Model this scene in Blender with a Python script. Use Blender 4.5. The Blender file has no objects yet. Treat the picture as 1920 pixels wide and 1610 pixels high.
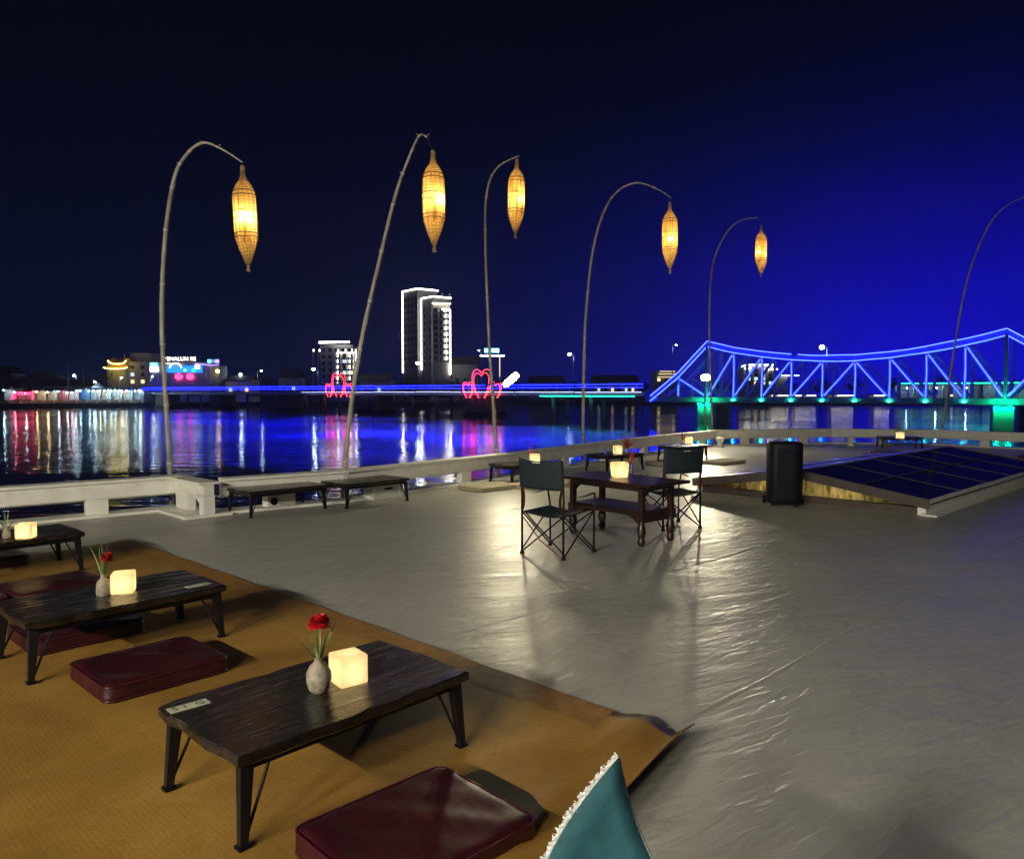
import bpy, bmesh, math, random
from mathutils import Vector, Matrix
random.seed(7)
R = math.radians
sc = bpy.context.scene
C = sc.collection

# ------------------------------------------------------------------ camera
FPX, CU, CV = 1442.0, 960.0, 805.0          # focal length and centre of the photograph, in its pixels
EYE = 1.6                                   # eye height above the deck (deck is z = 0)
PITCH = math.atan(70.0 / FPX)
cam_d = bpy.data.cameras.new('camera')
cam_d.sensor_width = 36.0
cam_d.lens = 36.0 * FPX / 1920.0
cam_d.clip_start = 0.05
cam_d.clip_end = 6000
cam = bpy.data.objects.new('camera', cam_d)
cam.location = (0, 0, EYE)
cam.rotation_euler = (math.pi / 2 - PITCH, 0, 0)
C.objects.link(cam)
sc.camera = cam

# ------------------------------------------------------------------ night sky
w = bpy.data.worlds.new('World')
sc.world = w
w.use_nodes = True
wn, wl = w.node_tree.nodes, w.node_tree.links
wn.clear()


def wmath(op, a, b=None):
    n = wn.new('ShaderNodeMath'); n.operation = op
    for i, x in enumerate((a, b)):
        if x is None: continue
        if isinstance(x, (int, float)): n.inputs[i].default_value = x
        else: wl.new(x, n.inputs[i])
    return n.outputs[0]


tc = wn.new('ShaderNodeTexCoord')
sep = wn.new('ShaderNodeSeparateXYZ')
wl.new(tc.outputs['Generated'], sep.inputs[0])
az = wmath('ARCTAN2', sep.outputs[0], sep.outputs[1])
el = wmath('ARCSINE', sep.outputs[2])
# light dome over the floodlit river bridge, and a faint town glow all along the horizon
da = wmath('DIVIDE', wmath('SUBTRACT', az, 0.58), 0.375)
de = wmath('DIVIDE', wmath('SUBTRACT', el, 0.02), 0.18)
dome = wmath('EXPONENT', wmath('MULTIPLY', wmath('ADD', wmath('MULTIPLY', da, da), wmath('MULTIPLY', de, de)), -1.0))
cn = wn.new('ShaderNodeTexNoise'); cn.inputs['Scale'].default_value = 2.6; cn.inputs['Detail'].default_value = 6; cn.inputs['Roughness'].default_value = 0.6
cm = wn.new('ShaderNodeMapping'); cm.inputs['Scale'].default_value = (1, 1, 2.6)
wl.new(tc.outputs['Generated'], cm.inputs[0]); wl.new(cm.outputs[0], cn.inputs['Vector'])
cloud = wmath('ADD', 0.55, wmath('MULTIPLY', cn.outputs['Fac'], 0.90))
dome = wmath('MULTIPLY', dome, cloud)
hz = wmath('EXPONENT', wmath('MULTIPLY', wmath('ABSOLUTE', el), -5.0))


def wcol(fac, col):
    n = wn.new('ShaderNodeVectorMath'); n.operation = 'SCALE'
    n.inputs[0].default_value = col
    wl.new(fac, n.inputs['Scale'])
    return n.outputs[0]


def wadd(a, b):
    n = wn.new('ShaderNodeVectorMath'); n.operation = 'ADD'
    wl.new(a, n.inputs[0]); wl.new(b, n.inputs[1])
    return n.outputs[0]


base = wn.new('ShaderNodeCombineXYZ')
for i, x in enumerate((0.0003, 0.0005, 0.0032)): base.inputs[i].default_value = x
sky = wadd(wadd(base.outputs[0], wcol(hz, (0.0007, 0.0042, 0.021))), wcol(dome, (0.006, 0.0, 0.62)))
bg = wn.new('ShaderNodeBackground')
bg.inputs['Strength'].default_value = 1.0
wl.new(sky, bg.inputs['Color'])
wo = wn.new('ShaderNodeOutputWorld')
wl.new(bg.outputs[0], wo.inputs[0])

sc.view_settings.view_transform = 'Standard'
sc.view_settings.look = 'None'
sc.view_settings.exposure = 0.0
sc.view_settings.gamma = 1.0
sc.view_settings.use_curve_mapping = False
sc.render.engine = 'CYCLES'
sc.cycles.use_denoising = True
sc.cycles.denoiser = 'OPENIMAGEDENOISE'
sc.cycles.use_light_tree = True
sc.cycles.max_bounces = 8
sc.cycles.diffuse_bounces = 3
sc.cycles.glossy_bounces = 4
sc.cycles.transmission_bounces = 4
sc.cycles.transparent_max_bounces = 12
sc.cycles.sample_clamp_indirect = 6.0
sc.cycles.caustics_reflective = False
sc.cycles.caustics_refractive = False

WATER = -3.4


# ------------------------------------------------------------------ helpers
def ray(u, v):
    a, b = (u - CU) / FPX, (v - CV) / FPX
    c, s = math.cos(PITCH), math.sin(PITCH)
    return Vector((a, c - b * s, -s - b * c))


def P(u, v, z=0.0):
    """the point at height z seen at (u, v) of the photograph"""
    d = ray(u, v); t = (z - EYE) / d.z
    return Vector((d.x * t, d.y * t, z))


def PD(u, v, y):
    """the point y metres ahead of the viewer seen at (u, v)"""
    d = ray(u, v); t = y / d.y
    return Vector((d.x * t, y, EYE + d.z * t))


class MB:
    def __init__(self): self.v, self.f = [], []

    def add(self, vs, fs):
        n = len(self.v)
        self.v += [tuple(x) for x in vs]
        self.f += [tuple(i + n for i in q) for q in fs]
        return self

    def box(self, c, s, rz=0.0, ch=0.0):
        cx, cy, cz = c; hx, hy, hz_ = s[0] / 2, s[1] / 2, s[2] / 2
        ca, sa = math.cos(rz), math.sin(rz)
        if ch <= 0:
            pts = [(-hx, -hy, -hz_), (hx, -hy, -hz_), (hx, hy, -hz_), (-hx, hy, -hz_), (-hx, -hy, hz_), (hx, -hy, hz_), (hx, hy, hz_), (-hx, hy, hz_)]
            fs = [(0, 3, 2, 1), (4, 5, 6, 7), (0, 1, 5, 4), (1, 2, 6, 5), (2, 3, 7, 6), (3, 0, 4, 7)]
        else:
            bm = bmesh.new(); bmesh.ops.create_cube(bm, size=1.0)
            for q in bm.verts: q.co = Vector((q.co.x * s[0], q.co.y * s[1], q.co.z * s[2]))
            bmesh.ops.bevel(bm, geom=list(bm.edges), offset=ch, segments=2, profile=0.6, affect='EDGES')
            bm.verts.index_update()
            pts = [tuple(q.co) for q in bm.verts]; fs = [tuple(q.index for q in f.verts) for f in bm.faces]
            bm.free()
        return self.add([(cx + x * ca - y * sa, cy + x * sa + y * ca, cz + z) for x, y, z in pts], fs)

    def beam(self, p0, p1, wd, ht, up=(0, 0, 1), w1=None, h1=None):
        p0, p1 = Vector(p0), Vector(p1); d = (p1 - p0).normalized()
        up = Vector(up)
        if abs(d.dot(up)) > 0.999: up = Vector((0, 1, 0))
        x = d.cross(up).normalized(); y = x.cross(d)
        w1 = w1 or wd; h1 = h1 or ht
        vs = []
        for p, a, b in ((p0, wd, ht), (p1, w1, h1)):
            for i, j in ((-1, -1), (1, -1), (1, 1), (-1, 1)):
                vs.append(p + x * (i * a / 2) + y * (j * b / 2))
        return self.add(vs, [(3, 2, 1, 0), (4, 5, 6, 7), (0, 1, 5, 4), (1, 2, 6, 5), (2, 3, 7, 6), (3, 0, 4, 7)])

    def tube(self, path, rad, seg=8, cap=True):
        path = [Vector(p) for p in path]; n = len(path)
        if isinstance(rad, (int, float)): rad = [rad] * n
        t0 = (path[1] - path[0]).normalized()
        ref = Vector((0, 0, 1)) if abs(t0.z) < 0.9 else Vector((0, 1, 0))
        nx = t0.cross(ref).normalized()
        vs, fs = [], []
        for i, p in enumerate(path):
            t = (path[min(i + 1, n - 1)] - path[max(i - 1, 0)]).normalized()
            nx = (nx - t * nx.dot(t)).normalized(); ny = t.cross(nx)
            for k in range(seg):
                a = 2 * math.pi * k / seg
                vs.append(p + (nx * math.cos(a) + ny * math.sin(a)) * rad[i])
        for i in range(n - 1):
            for k in range(seg):
                a, b = i * seg + k, i * seg + (k + 1) % seg
                fs.append((a, b, b + seg, a + seg))
        if cap:
            fs.append(tuple(reversed(range(seg)))); fs.append(tuple((n - 1) * seg + k for k in range(seg)))
        return self.add(vs, fs)

    def lathe(self, prof, seg=16, c=(0, 0, 0), cap=True):
        vs, fs = [], []
        for r, z in prof:
            for k in range(seg):
                a = 2 * math.pi * k / seg
                vs.append((c[0] + r * math.cos(a), c[1] + r * math.sin(a), c[2] + z))
        for i in range(len(prof) - 1):
            for k in range(seg):
                a, b = i * seg + k, i * seg + (k + 1) % seg
                fs.append((a, b, b + seg, a + seg))
        if cap:
            fs.append(tuple(reversed(range(seg)))); fs.append(tuple((len(prof) - 1) * seg + k for k in range(seg)))
        return self.add(vs, fs)

    def prism(self, poly, z0, z1):
        n = len(poly)
        vs = [(x, y, z0) for x, y in poly] + [(x, y, z1) for x, y in poly]
        fs = [tuple(reversed(range(n))), tuple(range(n, 2 * n))]
        fs += [(i, (i + 1) % n, n + (i + 1) % n, n + i) for i in range(n)]
        return self.add(vs, fs)

    def grid(self, fn, nu, nv):
        vs = [fn(i / nu, j / nv) for j in range(nv + 1) for i in range(nu + 1)]
        fs = [(j * (nu + 1) + i, j * (nu + 1) + i + 1, (j + 1) * (nu + 1) + i + 1, (j + 1) * (nu + 1) + i) for j in range(nv) for i in range(nu)]
        return self.add(vs, fs)

    def build(self, name, m, parent=None, smooth=False, world=False, kind=None):
        vs = self.v
        if world and parent is not None:
            root = parent
            while root.parent is not None: root = root.parent
            mi = (Matrix.Translation(root.location) @ Matrix.Rotation(root.rotation_euler.z, 4, 'Z')).inverted()
            vs = [tuple(mi @ Vector(x)) for x in vs]
        me = bpy.data.meshes.new(name)
        me.from_pydata(vs, [], self.f)
        bm = bmesh.new(); bm.from_mesh(me)
        if not smooth or smooth == 'n': bmesh.ops.recalc_face_normals(bm, faces=bm.faces)
        if smooth:
            for f in bm.faces: f.smooth = True
        bm.to_mesh(me); bm.free()
        me.materials.append(m if not isinstance(m, str) else M[m])
        o = bpy.data.objects.new(name, me); C.objects.link(o)
        if parent is not None: o.parent = parent
        if kind: o['kind'] = kind
        return o


def tag(o, label, cat, group=None):
    o['label'] = label; o['category'] = cat
    if group: o['group'] = group
    return o


def thing(name, label, cat, loc=(0, 0, 0), rz=0.0, group=None):
    o = bpy.data.objects.new(name, None); C.objects.link(o)
    o.empty_display_size = 0.1
    o.location = loc; o.rotation_euler = (0, 0, rz)
    return tag(o, label, cat, group)


def struct(o):
    o['kind'] = 'structure'; return o


def dup(root, loc, rz=0.0, label=None, group=None, scale=None):
    def cp(o, par):
        c = o.copy(); C.objects.link(c); c.parent = par
        for ch in list(o.children): cp(ch, c)
        return c
    r = cp(root, None)
    r.location = loc; r.rotation_euler = (0, 0, rz)
    if scale: r.scale = (scale,) * 3
    if label: r['label'] = label
    if group: r['group'] = group
    return r


def smooth_path(pts, n=6):
    """Catmull-Rom through the points"""
    pts = [Vector(p) for p in pts]
    out = []
    for i in range(len(pts) - 1):
        p0, p1, p2, p3 = pts[max(i - 1, 0)], pts[i], pts[i + 1], pts[min(i + 2, len(pts) - 1)]
        for k in range(n):
            t = k / n
            out.append(0.5 * ((2 * p1) + (p2 - p0) * t + (2 * p0 - 5 * p1 + 4 * p2 - p3) * t * t + (3 * p1 - p0 - 3 * p2 + p3) * t ** 3))
    out.append(pts[-1])
    return out


# ------------------------------------------------------------------ materials
M = {}


class NT:
    def __init__(self, name):
        self.m = bpy.data.materials.new(name); self.m.use_nodes = True
        self.n, self.l = self.m.node_tree.nodes, self.m.node_tree.links
        self.b = self.n['Principled BSDF']; self.out = self.n['Material Output']
        M[name] = self.m

    def node(self, t, **kw):
        x = self.n.new(t)
        for k, val in kw.items(): setattr(x, k, val)
        return x

    def coord(self, scale=(1, 1, 1), rot=(0, 0, 0), kind='Object'):
        t = self.node('ShaderNodeTexCoord'); mp = self.node('ShaderNodeMapping')
        mp.vector_type = 'TEXTURE'; mp.inputs['Scale'].default_value = tuple(1.0 / q for q in scale); mp.inputs['Rotation'].default_value = rot
        self.l.new(t.outputs[kind], mp.inputs[0]); return mp.outputs[0]

    def wcoord(self, scale=(1, 1, 1), rot=(0, 0, 0)):
        t = self.node('ShaderNodeNewGeometry'); mp = self.node('ShaderNodeMapping')
        mp.vector_type = 'TEXTURE'; mp.inputs['Scale'].default_value = tuple(1.0 / q for q in scale); mp.inputs['Rotation'].default_value = rot
        self.l.new(t.outputs['Position'], mp.inputs[0]); return mp.outputs[0]

    def noise(self, vec, scale, detail=4, rough=0.5, dist=0.0):
        x = self.node('ShaderNodeTexNoise')
        x.inputs['Scale'].default_value = scale; x.inputs['Detail'].default_value = detail
        x.inputs['Roughness'].default_value = rough; x.inputs['Distortion'].default_value = dist
        self.l.new(vec, x.inputs['Vector']); return x.outputs['Fac']

    def wave(self, vec, scale, dist=0.0, direction='X'):
        x = self.node('ShaderNodeTexWave'); x.bands_direction = direction
        x.inputs['Scale'].default_value = scale; x.inputs['Distortion'].default_value = dist
        self.l.new(vec, x.inputs['Vector']); return x.outputs['Fac']

    def ramp(self, fac, stops):
        x = self.node('ShaderNodeValToRGB')
        while len(x.color_ramp.elements) < len(stops): x.color_ramp.elements.new(0.5)
        for e, (p, c) in zip(x.color_ramp.elements, stops):
            e.position = p; e.color = (*c, 1) if not isinstance(c, (int, float)) else (c, c, c, 1)
        self.l.new(fac, x.inputs[0]); return x.outputs[0]

    def math(self, op, a, b=None):
        x = self.node('ShaderNodeMath'); x.operation = op
        for i, val in enumerate((a, b)):
            if val is None: continue
            if isinstance(val, (int, float)): x.inputs[i].default_value = val
            else: self.l.new(val, x.inputs[i])
        return x.outputs[0]

    def bump(self, h, strength, dist, prev=None):
        x = self.node('ShaderNodeBump')
        x.inputs['Strength'].default_value = strength; x.inputs['Distance'].default_value = dist
        self.l.new(h, x.inputs['Height'])
        if prev is not None: self.l.new(prev, x.inputs['Normal'])
        return x.outputs[0]

    def set(self, **kw):
        names = {'color': 'Base Color', 'rough': 'Roughness', 'metal': 'Metallic', 'normal': 'Normal', 'spec': 'Specular IOR Level', 'coat': 'Coat Weight', 'coatr': 'Coat Roughness', 'ior': 'IOR', 'trans': 'Transmission Weight', 'alpha': 'Alpha', 'ecol': 'Emission Color', 'estr': 'Emission Strength', 'sheen': 'Sheen Weight'}
        for k, val in kw.items():
            i = self.b.inputs[names[k]]
            if isinstance(val, (int, float)): i.default_value = val
            elif isinstance(val, tuple): i.default_value = (*val, 1)
            else: self.l.new(val, i)
        return self


def plain(name, col, rough=0.5, metal=0.0, var=0.15, scale=8.0, bump=0.0, **kw):
    t = NT(name); vec = t.coord()
    nz = t.noise(vec, scale, 5, 0.6)
    lo = tuple(c * (1 - var) for c in col); hi = tuple(min(1, c * (1 + var)) for c in col)
    t.set(color=t.ramp(nz, [(0.3, lo), (0.7, hi)]), rough=rough, metal=metal, **kw)
    if bump: t.set(normal=t.bump(nz, 0.5, bump))
    return t


def glow(name, col, strength):
    t = NT(name); t.set(color=(0.02, 0.02, 0.02), ecol=col, estr=strength, rough=0.6); return t


# glossy painted deck sheeting, wrinkled
t = NT('deck_sheet')
v1 = t.wcoord((1.0, 3.0, 1.0), (0, 0, R(27)))
n1 = t.noise(v1, 1.5, 2.5, 0.55, 0.9)
v2 = t.wcoord((1.0, 3.2, 1.0), (0, 0, R(38)))
n2 = t.noise(v2, 5.5, 2.5, 0.5, 0.8)
big0 = t.noise(t.wcoord(), 0.45, 6, 0.62)
scuff = t.noise(t.wcoord((1.0, 2.2, 1.0), (0, 0, R(60))), 2.6, 6, 0.7, 1.2)
big = t.math('ADD', t.math('MULTIPLY', big0, 0.62), t.math('MULTIPLY', scuff, 0.38))
fine = t.noise(t.wcoord(), 60, 2, 0.5)
t.set(color=t.ramp(big, [(0.30, (0.31, 0.31, 0.27)), (0.52, (0.40, 0.40, 0.355)), (0.72, (0.46, 0.46, 0.415))]))
t.set(rough=t.ramp(n1, [(0.3, 0.34), (0.7, 0.48)]), spec=0.55)
nb = t.bump(n1, 0.7, 0.022); nb = t.bump(n2, 0.75, 0.011, nb); nb = t.bump(fine, 0.10, 0.002, nb)
t.set(normal=nb)

# river water
t = NT('river')
p1 = t.wcoord((0.40, 1.0, 1.0))
a1 = t.noise(p1, 0.9, 1.5, 0.5, 0.4)
a2 = t.noise(t.wcoord((0.8, 1.0, 1.0)), 3.2, 3, 0.6, 0.2)
a3 = t.noise(t.wcoord(), 0.035, 2, 0.5)
calm = t.ramp(a3, [(0.40, 0.25), (0.58, 1.0)])
h = t.math('MULTIPLY', t.math('ADD', a1, t.math('MULTIPLY', a2, 0.22)), calm)
t.set(color=(0.002, 0.004, 0.010), rough=0.045, ior=1.33, normal=t.bump(h, 0.6, 0.14))

plain('white_paint', (0.86, 0.85, 0.79), 0.45, var=0.10, scale=5, bump=0.004)
plain('hull_paint', (0.55, 0.55, 0.52), 0.5)
plain('black_metal', (0.008, 0.008, 0.010), 0.45, spec=0.3)
plain('dark_plastic', (0.005, 0.005, 0.011), 0.5, var=0.25, scale=60, bump=0.001, spec=0.15)
plain('speaker_grille', (0.005, 0.005, 0.010), 0.6, var=0.4, scale=120, bump=0.002, spec=0.15)
plain('grey_metal', (0.30, 0.30, 0.32), 0.4, metal=0.6)
plain('chair_cloth', (0.006, 0.017, 0.026), 0.75, var=0.25, scale=40, bump=0.002)
plain('teal_cloth', (0.010, 0.070, 0.090), 0.8, var=0.2, scale=60, bump=0.002)
plain('trim_cloth', (0.55, 0.55, 0.55), 0.85, var=0.6, scale=150, bump=0.003)
plain('red_strap', (0.16, 0.025, 0.012), 0.6, var=0.3, scale=30)
plain('maroon_vinyl', (0.034, 0.0045, 0.009), 0.36, var=0.3, scale=9, bump=0.004)
plain('maroon_piping', (0.045, 0.007, 0.011), 0.35)
plain('beige_cloth', (0.42, 0.37, 0.24), 0.8, var=0.12, scale=10, bump=0.004)
plain('grey_cushion', (0.22, 0.21, 0.18), 0.7, var=0.15, scale=10, bump=0.004)
plain('mahogany', (0.028, 0.011, 0.010), 0.34, var=0.35, scale=16, bump=0.002)
plain('stone_vase', (0.26, 0.23, 0.18), 0.6, var=0.45, scale=55, bump=0.003)
plain('leaf', (0.07, 0.13, 0.03), 0.5, var=0.35, scale=20)
plain('pale_leaf', (0.30, 0.33, 0.16), 0.5, var=0.25, scale=20)
plain('red_leaf', (0.45, 0.07, 0.05), 0.5, var=0.3, scale=20)
plain('petal', (0.50, 0.006, 0.008), 0.55, var=0.45, scale=70)
plain('sticker', (0.50, 0.52, 0.42), 0.5, var=0.1)
plain('ink', (0.03, 0.04, 0.02), 0.6)
plain('concrete', (0.30, 0.29, 0.28), 0.85, var=0.3, scale=0.7, bump=0.03)
plain('bridge_steel', (0.48, 0.50, 0.57), 0.5, var=0.2, scale=1.5)
plain('bridge_deck', (0.20, 0.21, 0.25), 0.7, var=0.25, scale=1.0)
plain('bank_soil', (0.05, 0.05, 0.05), 0.9, var=0.3, scale=0.3)
plain('quay_stone', (0.10, 0.10, 0.11), 0.9, var=0.3, scale=0.5)
plain('pale_wall', (0.42, 0.43, 0.40), 0.85, var=0.12, scale=0.4)
plain('grey_wall', (0.38, 0.39, 0.42), 0.85, var=0.15, scale=0.4)
plain('dark_wall', (0.22, 0.23, 0.26), 0.85, var=0.2, scale=0.4)
plain('white_wall', (0.65, 0.65, 0.62), 0.8, var=0.1, scale=0.4)
plain('roof_tile', (0.07, 0.06, 0.055), 0.8, var=0.3, scale=1.2)
plain('roof_gold', (0.55, 0.35, 0.08), 0.5, var=0.2, scale=1.2)
plain('canvas', (0.55, 0.56, 0.56), 0.8, var=0.12, scale=1.0)
plain('canvas_blue', (0.10, 0.25, 0.50), 0.8, var=0.12, scale=1.0)
plain('canvas_red', (0.55, 0.12, 0.12), 0.8, var=0.12, scale=1.0)
plain('stall_goods', (0.35, 0.28, 0.20), 0.8, var=0.6, scale=2.5)
plain('trunk', (0.06, 0.045, 0.03), 0.9, var=0.3, scale=3)
plain('foliage', (0.045, 0.075, 0.03), 0.7, var=0.4, scale=0.6)
plain('slope_reflection', (0.36, 0.36, 0.37), 0.30, var=0.12, scale=2.0)  # left skylight slope: pale reflection of rail and bridge painted as base colour
plain('fascia', (0.07, 0.055, 0.05), 0.5, var=0.2, scale=6)
plain('window_dark', (0.02, 0.025, 0.035), 0.15)
plain('bar_metal', (0.035, 0.035, 0.045), 0.5)
plain('frosted', (0.45, 0.46, 0.44), 0.25, var=0.35, scale=7)

# bamboo
t = NT('bamboo')
nz = t.noise(t.coord((1, 1, 0.4)), 9, 4)
t.set(color=t.ramp(nz, [(0.3, (0.24, 0.22, 0.19)), (0.7, (0.52, 0.49, 0.42))]), rough=0.42)

plain('bamboo_node', (0.62, 0.58, 0.50), 0.5, var=0.2, scale=20)

# dark varnished plank table tops, worn in streaks
t = NT('table_wood')
g = t.noise(t.coord((1.4, 16, 16)), 3.0, 6, 0.65, 0.6)
g2 = t.noise(t.coord((1.2, 9, 9)), 2.2, 4, 0.6, 0.3)
t.set(color=t.ramp(g, [(0.30, (0.006, 0.005, 0.004)), (0.55, (0.013, 0.009, 0.006)), (0.75, (0.034, 0.022, 0.013))]))
t.set(rough=t.ramp(g2, [(0.40, 0.48), (0.60, 0.20)]), normal=t.bump(g, 0.8, 0.010), coat=0.35, coatr=0.25)

# woven reed mat
t = NT('reed_mat')
vec = t.coord((1, 1, 1), (0, 0, R(-44)))
wa = t.wave(vec, 16, 0.8, 'X'); wb = t.wave(vec, 16, 0.8, 'Y')
wv = t.math('MULTIPLY', wa, wb)
fib = t.noise(t.coord((1, 1, 1)), 70, 3, 0.6)
bigm = t.noise(t.coord(), 1.1, 7, 0.66, 0.5)
mix = t.math('ADD', t.math('MULTIPLY', bigm, 0.75), t.math('MULTIPLY', fib, 0.25))
t.set(color=t.ramp(mix, [(0.36, (0.20, 0.107, 0.020)), (0.5, (0.30, 0.163, 0.032)), (0.64, (0.39, 0.228, 0.053))]), rough=0.58, spec=0.3)
nb = t.bump(wv, 0.18, 0.003); nb = t.bump(bigm, 0.25, 0.05, nb); t.set(normal=nb)

plain('reed_border', (0.27, 0.135, 0.026), 0.6, var=0.3, scale=14, bump=0.003)

# photovoltaic style glazed panel
t = NT('dark_glass')
t.set(color=(0.010, 0.011, 0.022), rough=0.5, spec=0.0)
gg = t.node('ShaderNodeBsdfGlossy'); gg.inputs['Roughness'].default_value = 0.10
mx = t.node('ShaderNodeMixShader'); mx.inputs[0].default_value = 0.11
t.l.new(t.b.outputs[0], mx.inputs[1]); t.l.new(gg.outputs[0], mx.inputs[2]); t.l.new(mx.outputs[0], t.out.inputs[0])

# lit things
glow('bulb_warm', (1.0, 0.88, 0.60), 34.0)
glow('lantern_bulb', (1.0, 0.80, 0.42), 140.0)
glow('flood_lens', (1.0, 0.88, 0.58), 560.0)
glow('flood_lens_far', (1.0, 0.88, 0.58), 1350.0)
glow('tube_white', (1.0, 0.91, 0.72), 3100.0)
glow('led_blue', (0.003, 0.005, 1.0), 36.0)
glow('led_pale', (0.010, 0.019, 1.0), 44.0)
glow('led_white', (1.0, 0.93, 0.75), 11.0)
glow('led_cool', (0.75, 0.9, 1.0), 5.0)
glow('led_green', (0.02, 1.0, 0.55), 5.0)
glow('lamp_green', (0.02, 1.0, 0.50), 30.0)
glow('flood_green', (0.0, 1.0, 0.36), 260.0)
glow('edge_white', (0.50, 0.58, 1.0), 5.0)
glow('street_lamp_glow', (0.66, 0.90, 1.0), 80.0)
glow('neon_pink', (1.0, 0.04, 0.16), 5.0)
glow('neon_red', (1.0, 0.05, 0.04), 5.0)
glow('market_bulb', (0.50, 0.86, 1.0), 230.0)
glow('market_bulb_warm', (1.0, 0.72, 0.35), 190.0)
glow('market_bulb_rose', (1.0, 0.35, 0.45), 170.0)
glow('gold_lamp', (1.0, 0.72, 0.12), 18.0)
glow('sign_white', (1.0, 0.98, 0.85), 4.0)
glow('sign_blue', (0.02, 0.25, 1.0), 2.0)
glow('sign_violet', (0.45, 0.25, 1.0), 3.0)
glow('sign_cyan', (0.2, 0.8, 1.0), 3.0)
glow('window_warm', (1.0, 0.75, 0.4), 1.6)
glow('window_cool', (0.6, 0.85, 1.0), 1.2)
glow('skylight_bulb', (1.0, 0.84, 0.46), 80.0)

# paper-like acrylic of the cube lamps and the split-bamboo skin of the lanterns: thin sheets lit from inside
t = NT('acrylic')
tr = t.node('ShaderNodeBsdfTranslucent'); tr.inputs[0].default_value = (1.0, 0.90, 0.60, 1)
df = t.node('ShaderNodeBsdfPrincipled'); df.inputs['Base Color'].default_value = (0.7, 0.6, 0.42, 1); df.inputs['Roughness'].default_value = 0.3
df.inputs['Emission Color'].default_value = (1.0, 0.50, 0.14, 1); df.inputs['Emission Strength'].default_value = 0.45
mx = t.node('ShaderNodeMixShader'); mx.inputs[0].default_value = 0.6
t.l.new(df.outputs[0], mx.inputs[1]); t.l.new(tr.outputs[0], mx.inputs[2]); t.l.new(mx.outputs[0], t.out.inputs[0])

t = NT('split_bamboo')
vec = t.coord((1, 1, 1))
st = t.noise(t.coord((30, 30, 1.5)), 1.0, 3, 0.6)
wz = t.wave(t.coord((1, 1, 1)), 7, 3.0, 'Z')
tr = t.node('ShaderNodeBsdfTranslucent')
t.l.new(t.ramp(st, [(0.34, (0.30, 0.12, 0.025)), (0.48, (0.88, 0.50, 0.12)), (0.64, (1.0, 0.78, 0.36))]), tr.inputs[0])
df = t.node('ShaderNodeBsdfDiffuse'); df.inputs[0].default_value = (0.45, 0.30, 0.12, 1)
mx = t.node('ShaderNodeMixShader'); mx.inputs[0].default_value = 0.7
t.l.new(df.outputs[0], mx.inputs[1]); t.l.new(tr.outputs[0], mx.inputs[2])
tp = t.node('ShaderNodeBsdfTransparent')
mx2 = t.node('ShaderNodeMixShader')
gap = t.math('MULTIPLY', t.ramp(st, [(0.50, 0.0), (0.57, 1.0)]), t.ramp(wz, [(0.2, 0.0), (0.5, 0.55)]))
t.l.new(gap, mx2.inputs[0]); t.l.new(mx.outputs[0], mx2.inputs[1]); t.l.new(tp.outputs[0], mx2.inputs[2])
t.l.new(mx2.outputs[0], t.out.inputs[0])

t = NT('clear_glass')
t.set(color=(0.95, 0.97, 0.97), rough=0.03, trans=1.0, ior=1.2)

t = NT('curtain')
st = t.noise(t.coord((1, 9, 3)), 1.6, 4, 0.6)
tr = t.node('ShaderNodeBsdfTranslucent')
t.l.new(t.ramp(st, [(0.35, (0.30, 0.18, 0.06)), (0.55, (0.95, 0.80, 0.42))]), tr.inputs[0])
t.l.new(tr.outputs[0], t.out.inputs[0])

# ------------------------------------------------------------------ water, far bank
struct(MB().add([(-700, -60, WATER), (700, -60, WATER), (700, 600, WATER), (-700, 600, WATER)], [(0, 1, 2, 3)]).build('river_water', 'river'))
bank_poly = [(-700, 222), (-260, 240), (-128, 262), (-60, 292), (60, 318), (200, 300), (420, 250), (700, 220), (700, 600), (-700, 600)]
struct(MB().prism(bank_poly, WATER - 1, WATER + 1.4).build('far_bank', 'bank_soil'))
BANK = WATER + 1.4

# ------------------------------------------------------------------ boat: deck and hull
out_port2 = [(-3.86, 10.15), (-2.48, 11.2), (-0.29, 14.06), (1.55, 16.85), (3.93, 20.26), (6.06, 23.0), (9.97, 24.0), (12.9, 23.3), (14.6, 21.3), (15.4, 18.5)]
out_port1 = [(-10.4, 6.0), (-6.12, 9.2), (-4.59, 10.5)]
hull_poly = [(-14.0, 3.0)] + [(-10.55, 6.2), (-6.25, 9.38), (-4.55, 10.72), (-3.88, 10.45), (-2.6, 11.4), (-0.45, 14.2), (1.4, 17.0), (3.78, 20.4), (5.98, 23.2), (10.0, 24.22), (13.05, 23.5), (14.82, 21.4), (15.62, 18.5), (13.5, 14.0), (5.0, 4.0), (1.6, 0.0), (-5.0, -7.5), (-9.5, -9.5)]
struct(MB().prism(hull_poly, -0.12, 0.0).build('deck', 'deck_sheet'))
deck_o = bpy.data.objects['deck']
for k, off in enumerate((-9.2, -7.4, -5.6, -3.8, -2.0, -0.2)):
    ax = Vector((0.707, 0.707, 0)); nn_ = Vector((0.707, -0.707, 0))
    lo_, hi_ = (-1.0, 13.0) if k < 2 else (-3.5, 14.0)
    sm_ = MB(); prev = None
    npt = 40
    vs_ = []
    for i in range(npt + 1):
        c = nn_ * (off + 0.012 * math.sin(i * 1.3 + k)) + ax * (lo_ + (hi_ - lo_) * i / npt)
        vs_ += [(c + nn_ * 0.016) + Vector((0, 0, 0.0012)), c + Vector((0, 0, 0.0045)), (c - nn_ * 0.016) + Vector((0, 0, 0.0012))]
    sm_.add(vs_, [q for i in range(npt) for q in ((3 * i, 3 * i + 1, 3 * i + 4, 3 * i + 3), (3 * i + 1, 3 * i + 2, 3 * i + 5, 3 * i + 4))])
    sm_.build('sheet_seam', 'deck_sheet', deck_o)
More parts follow.
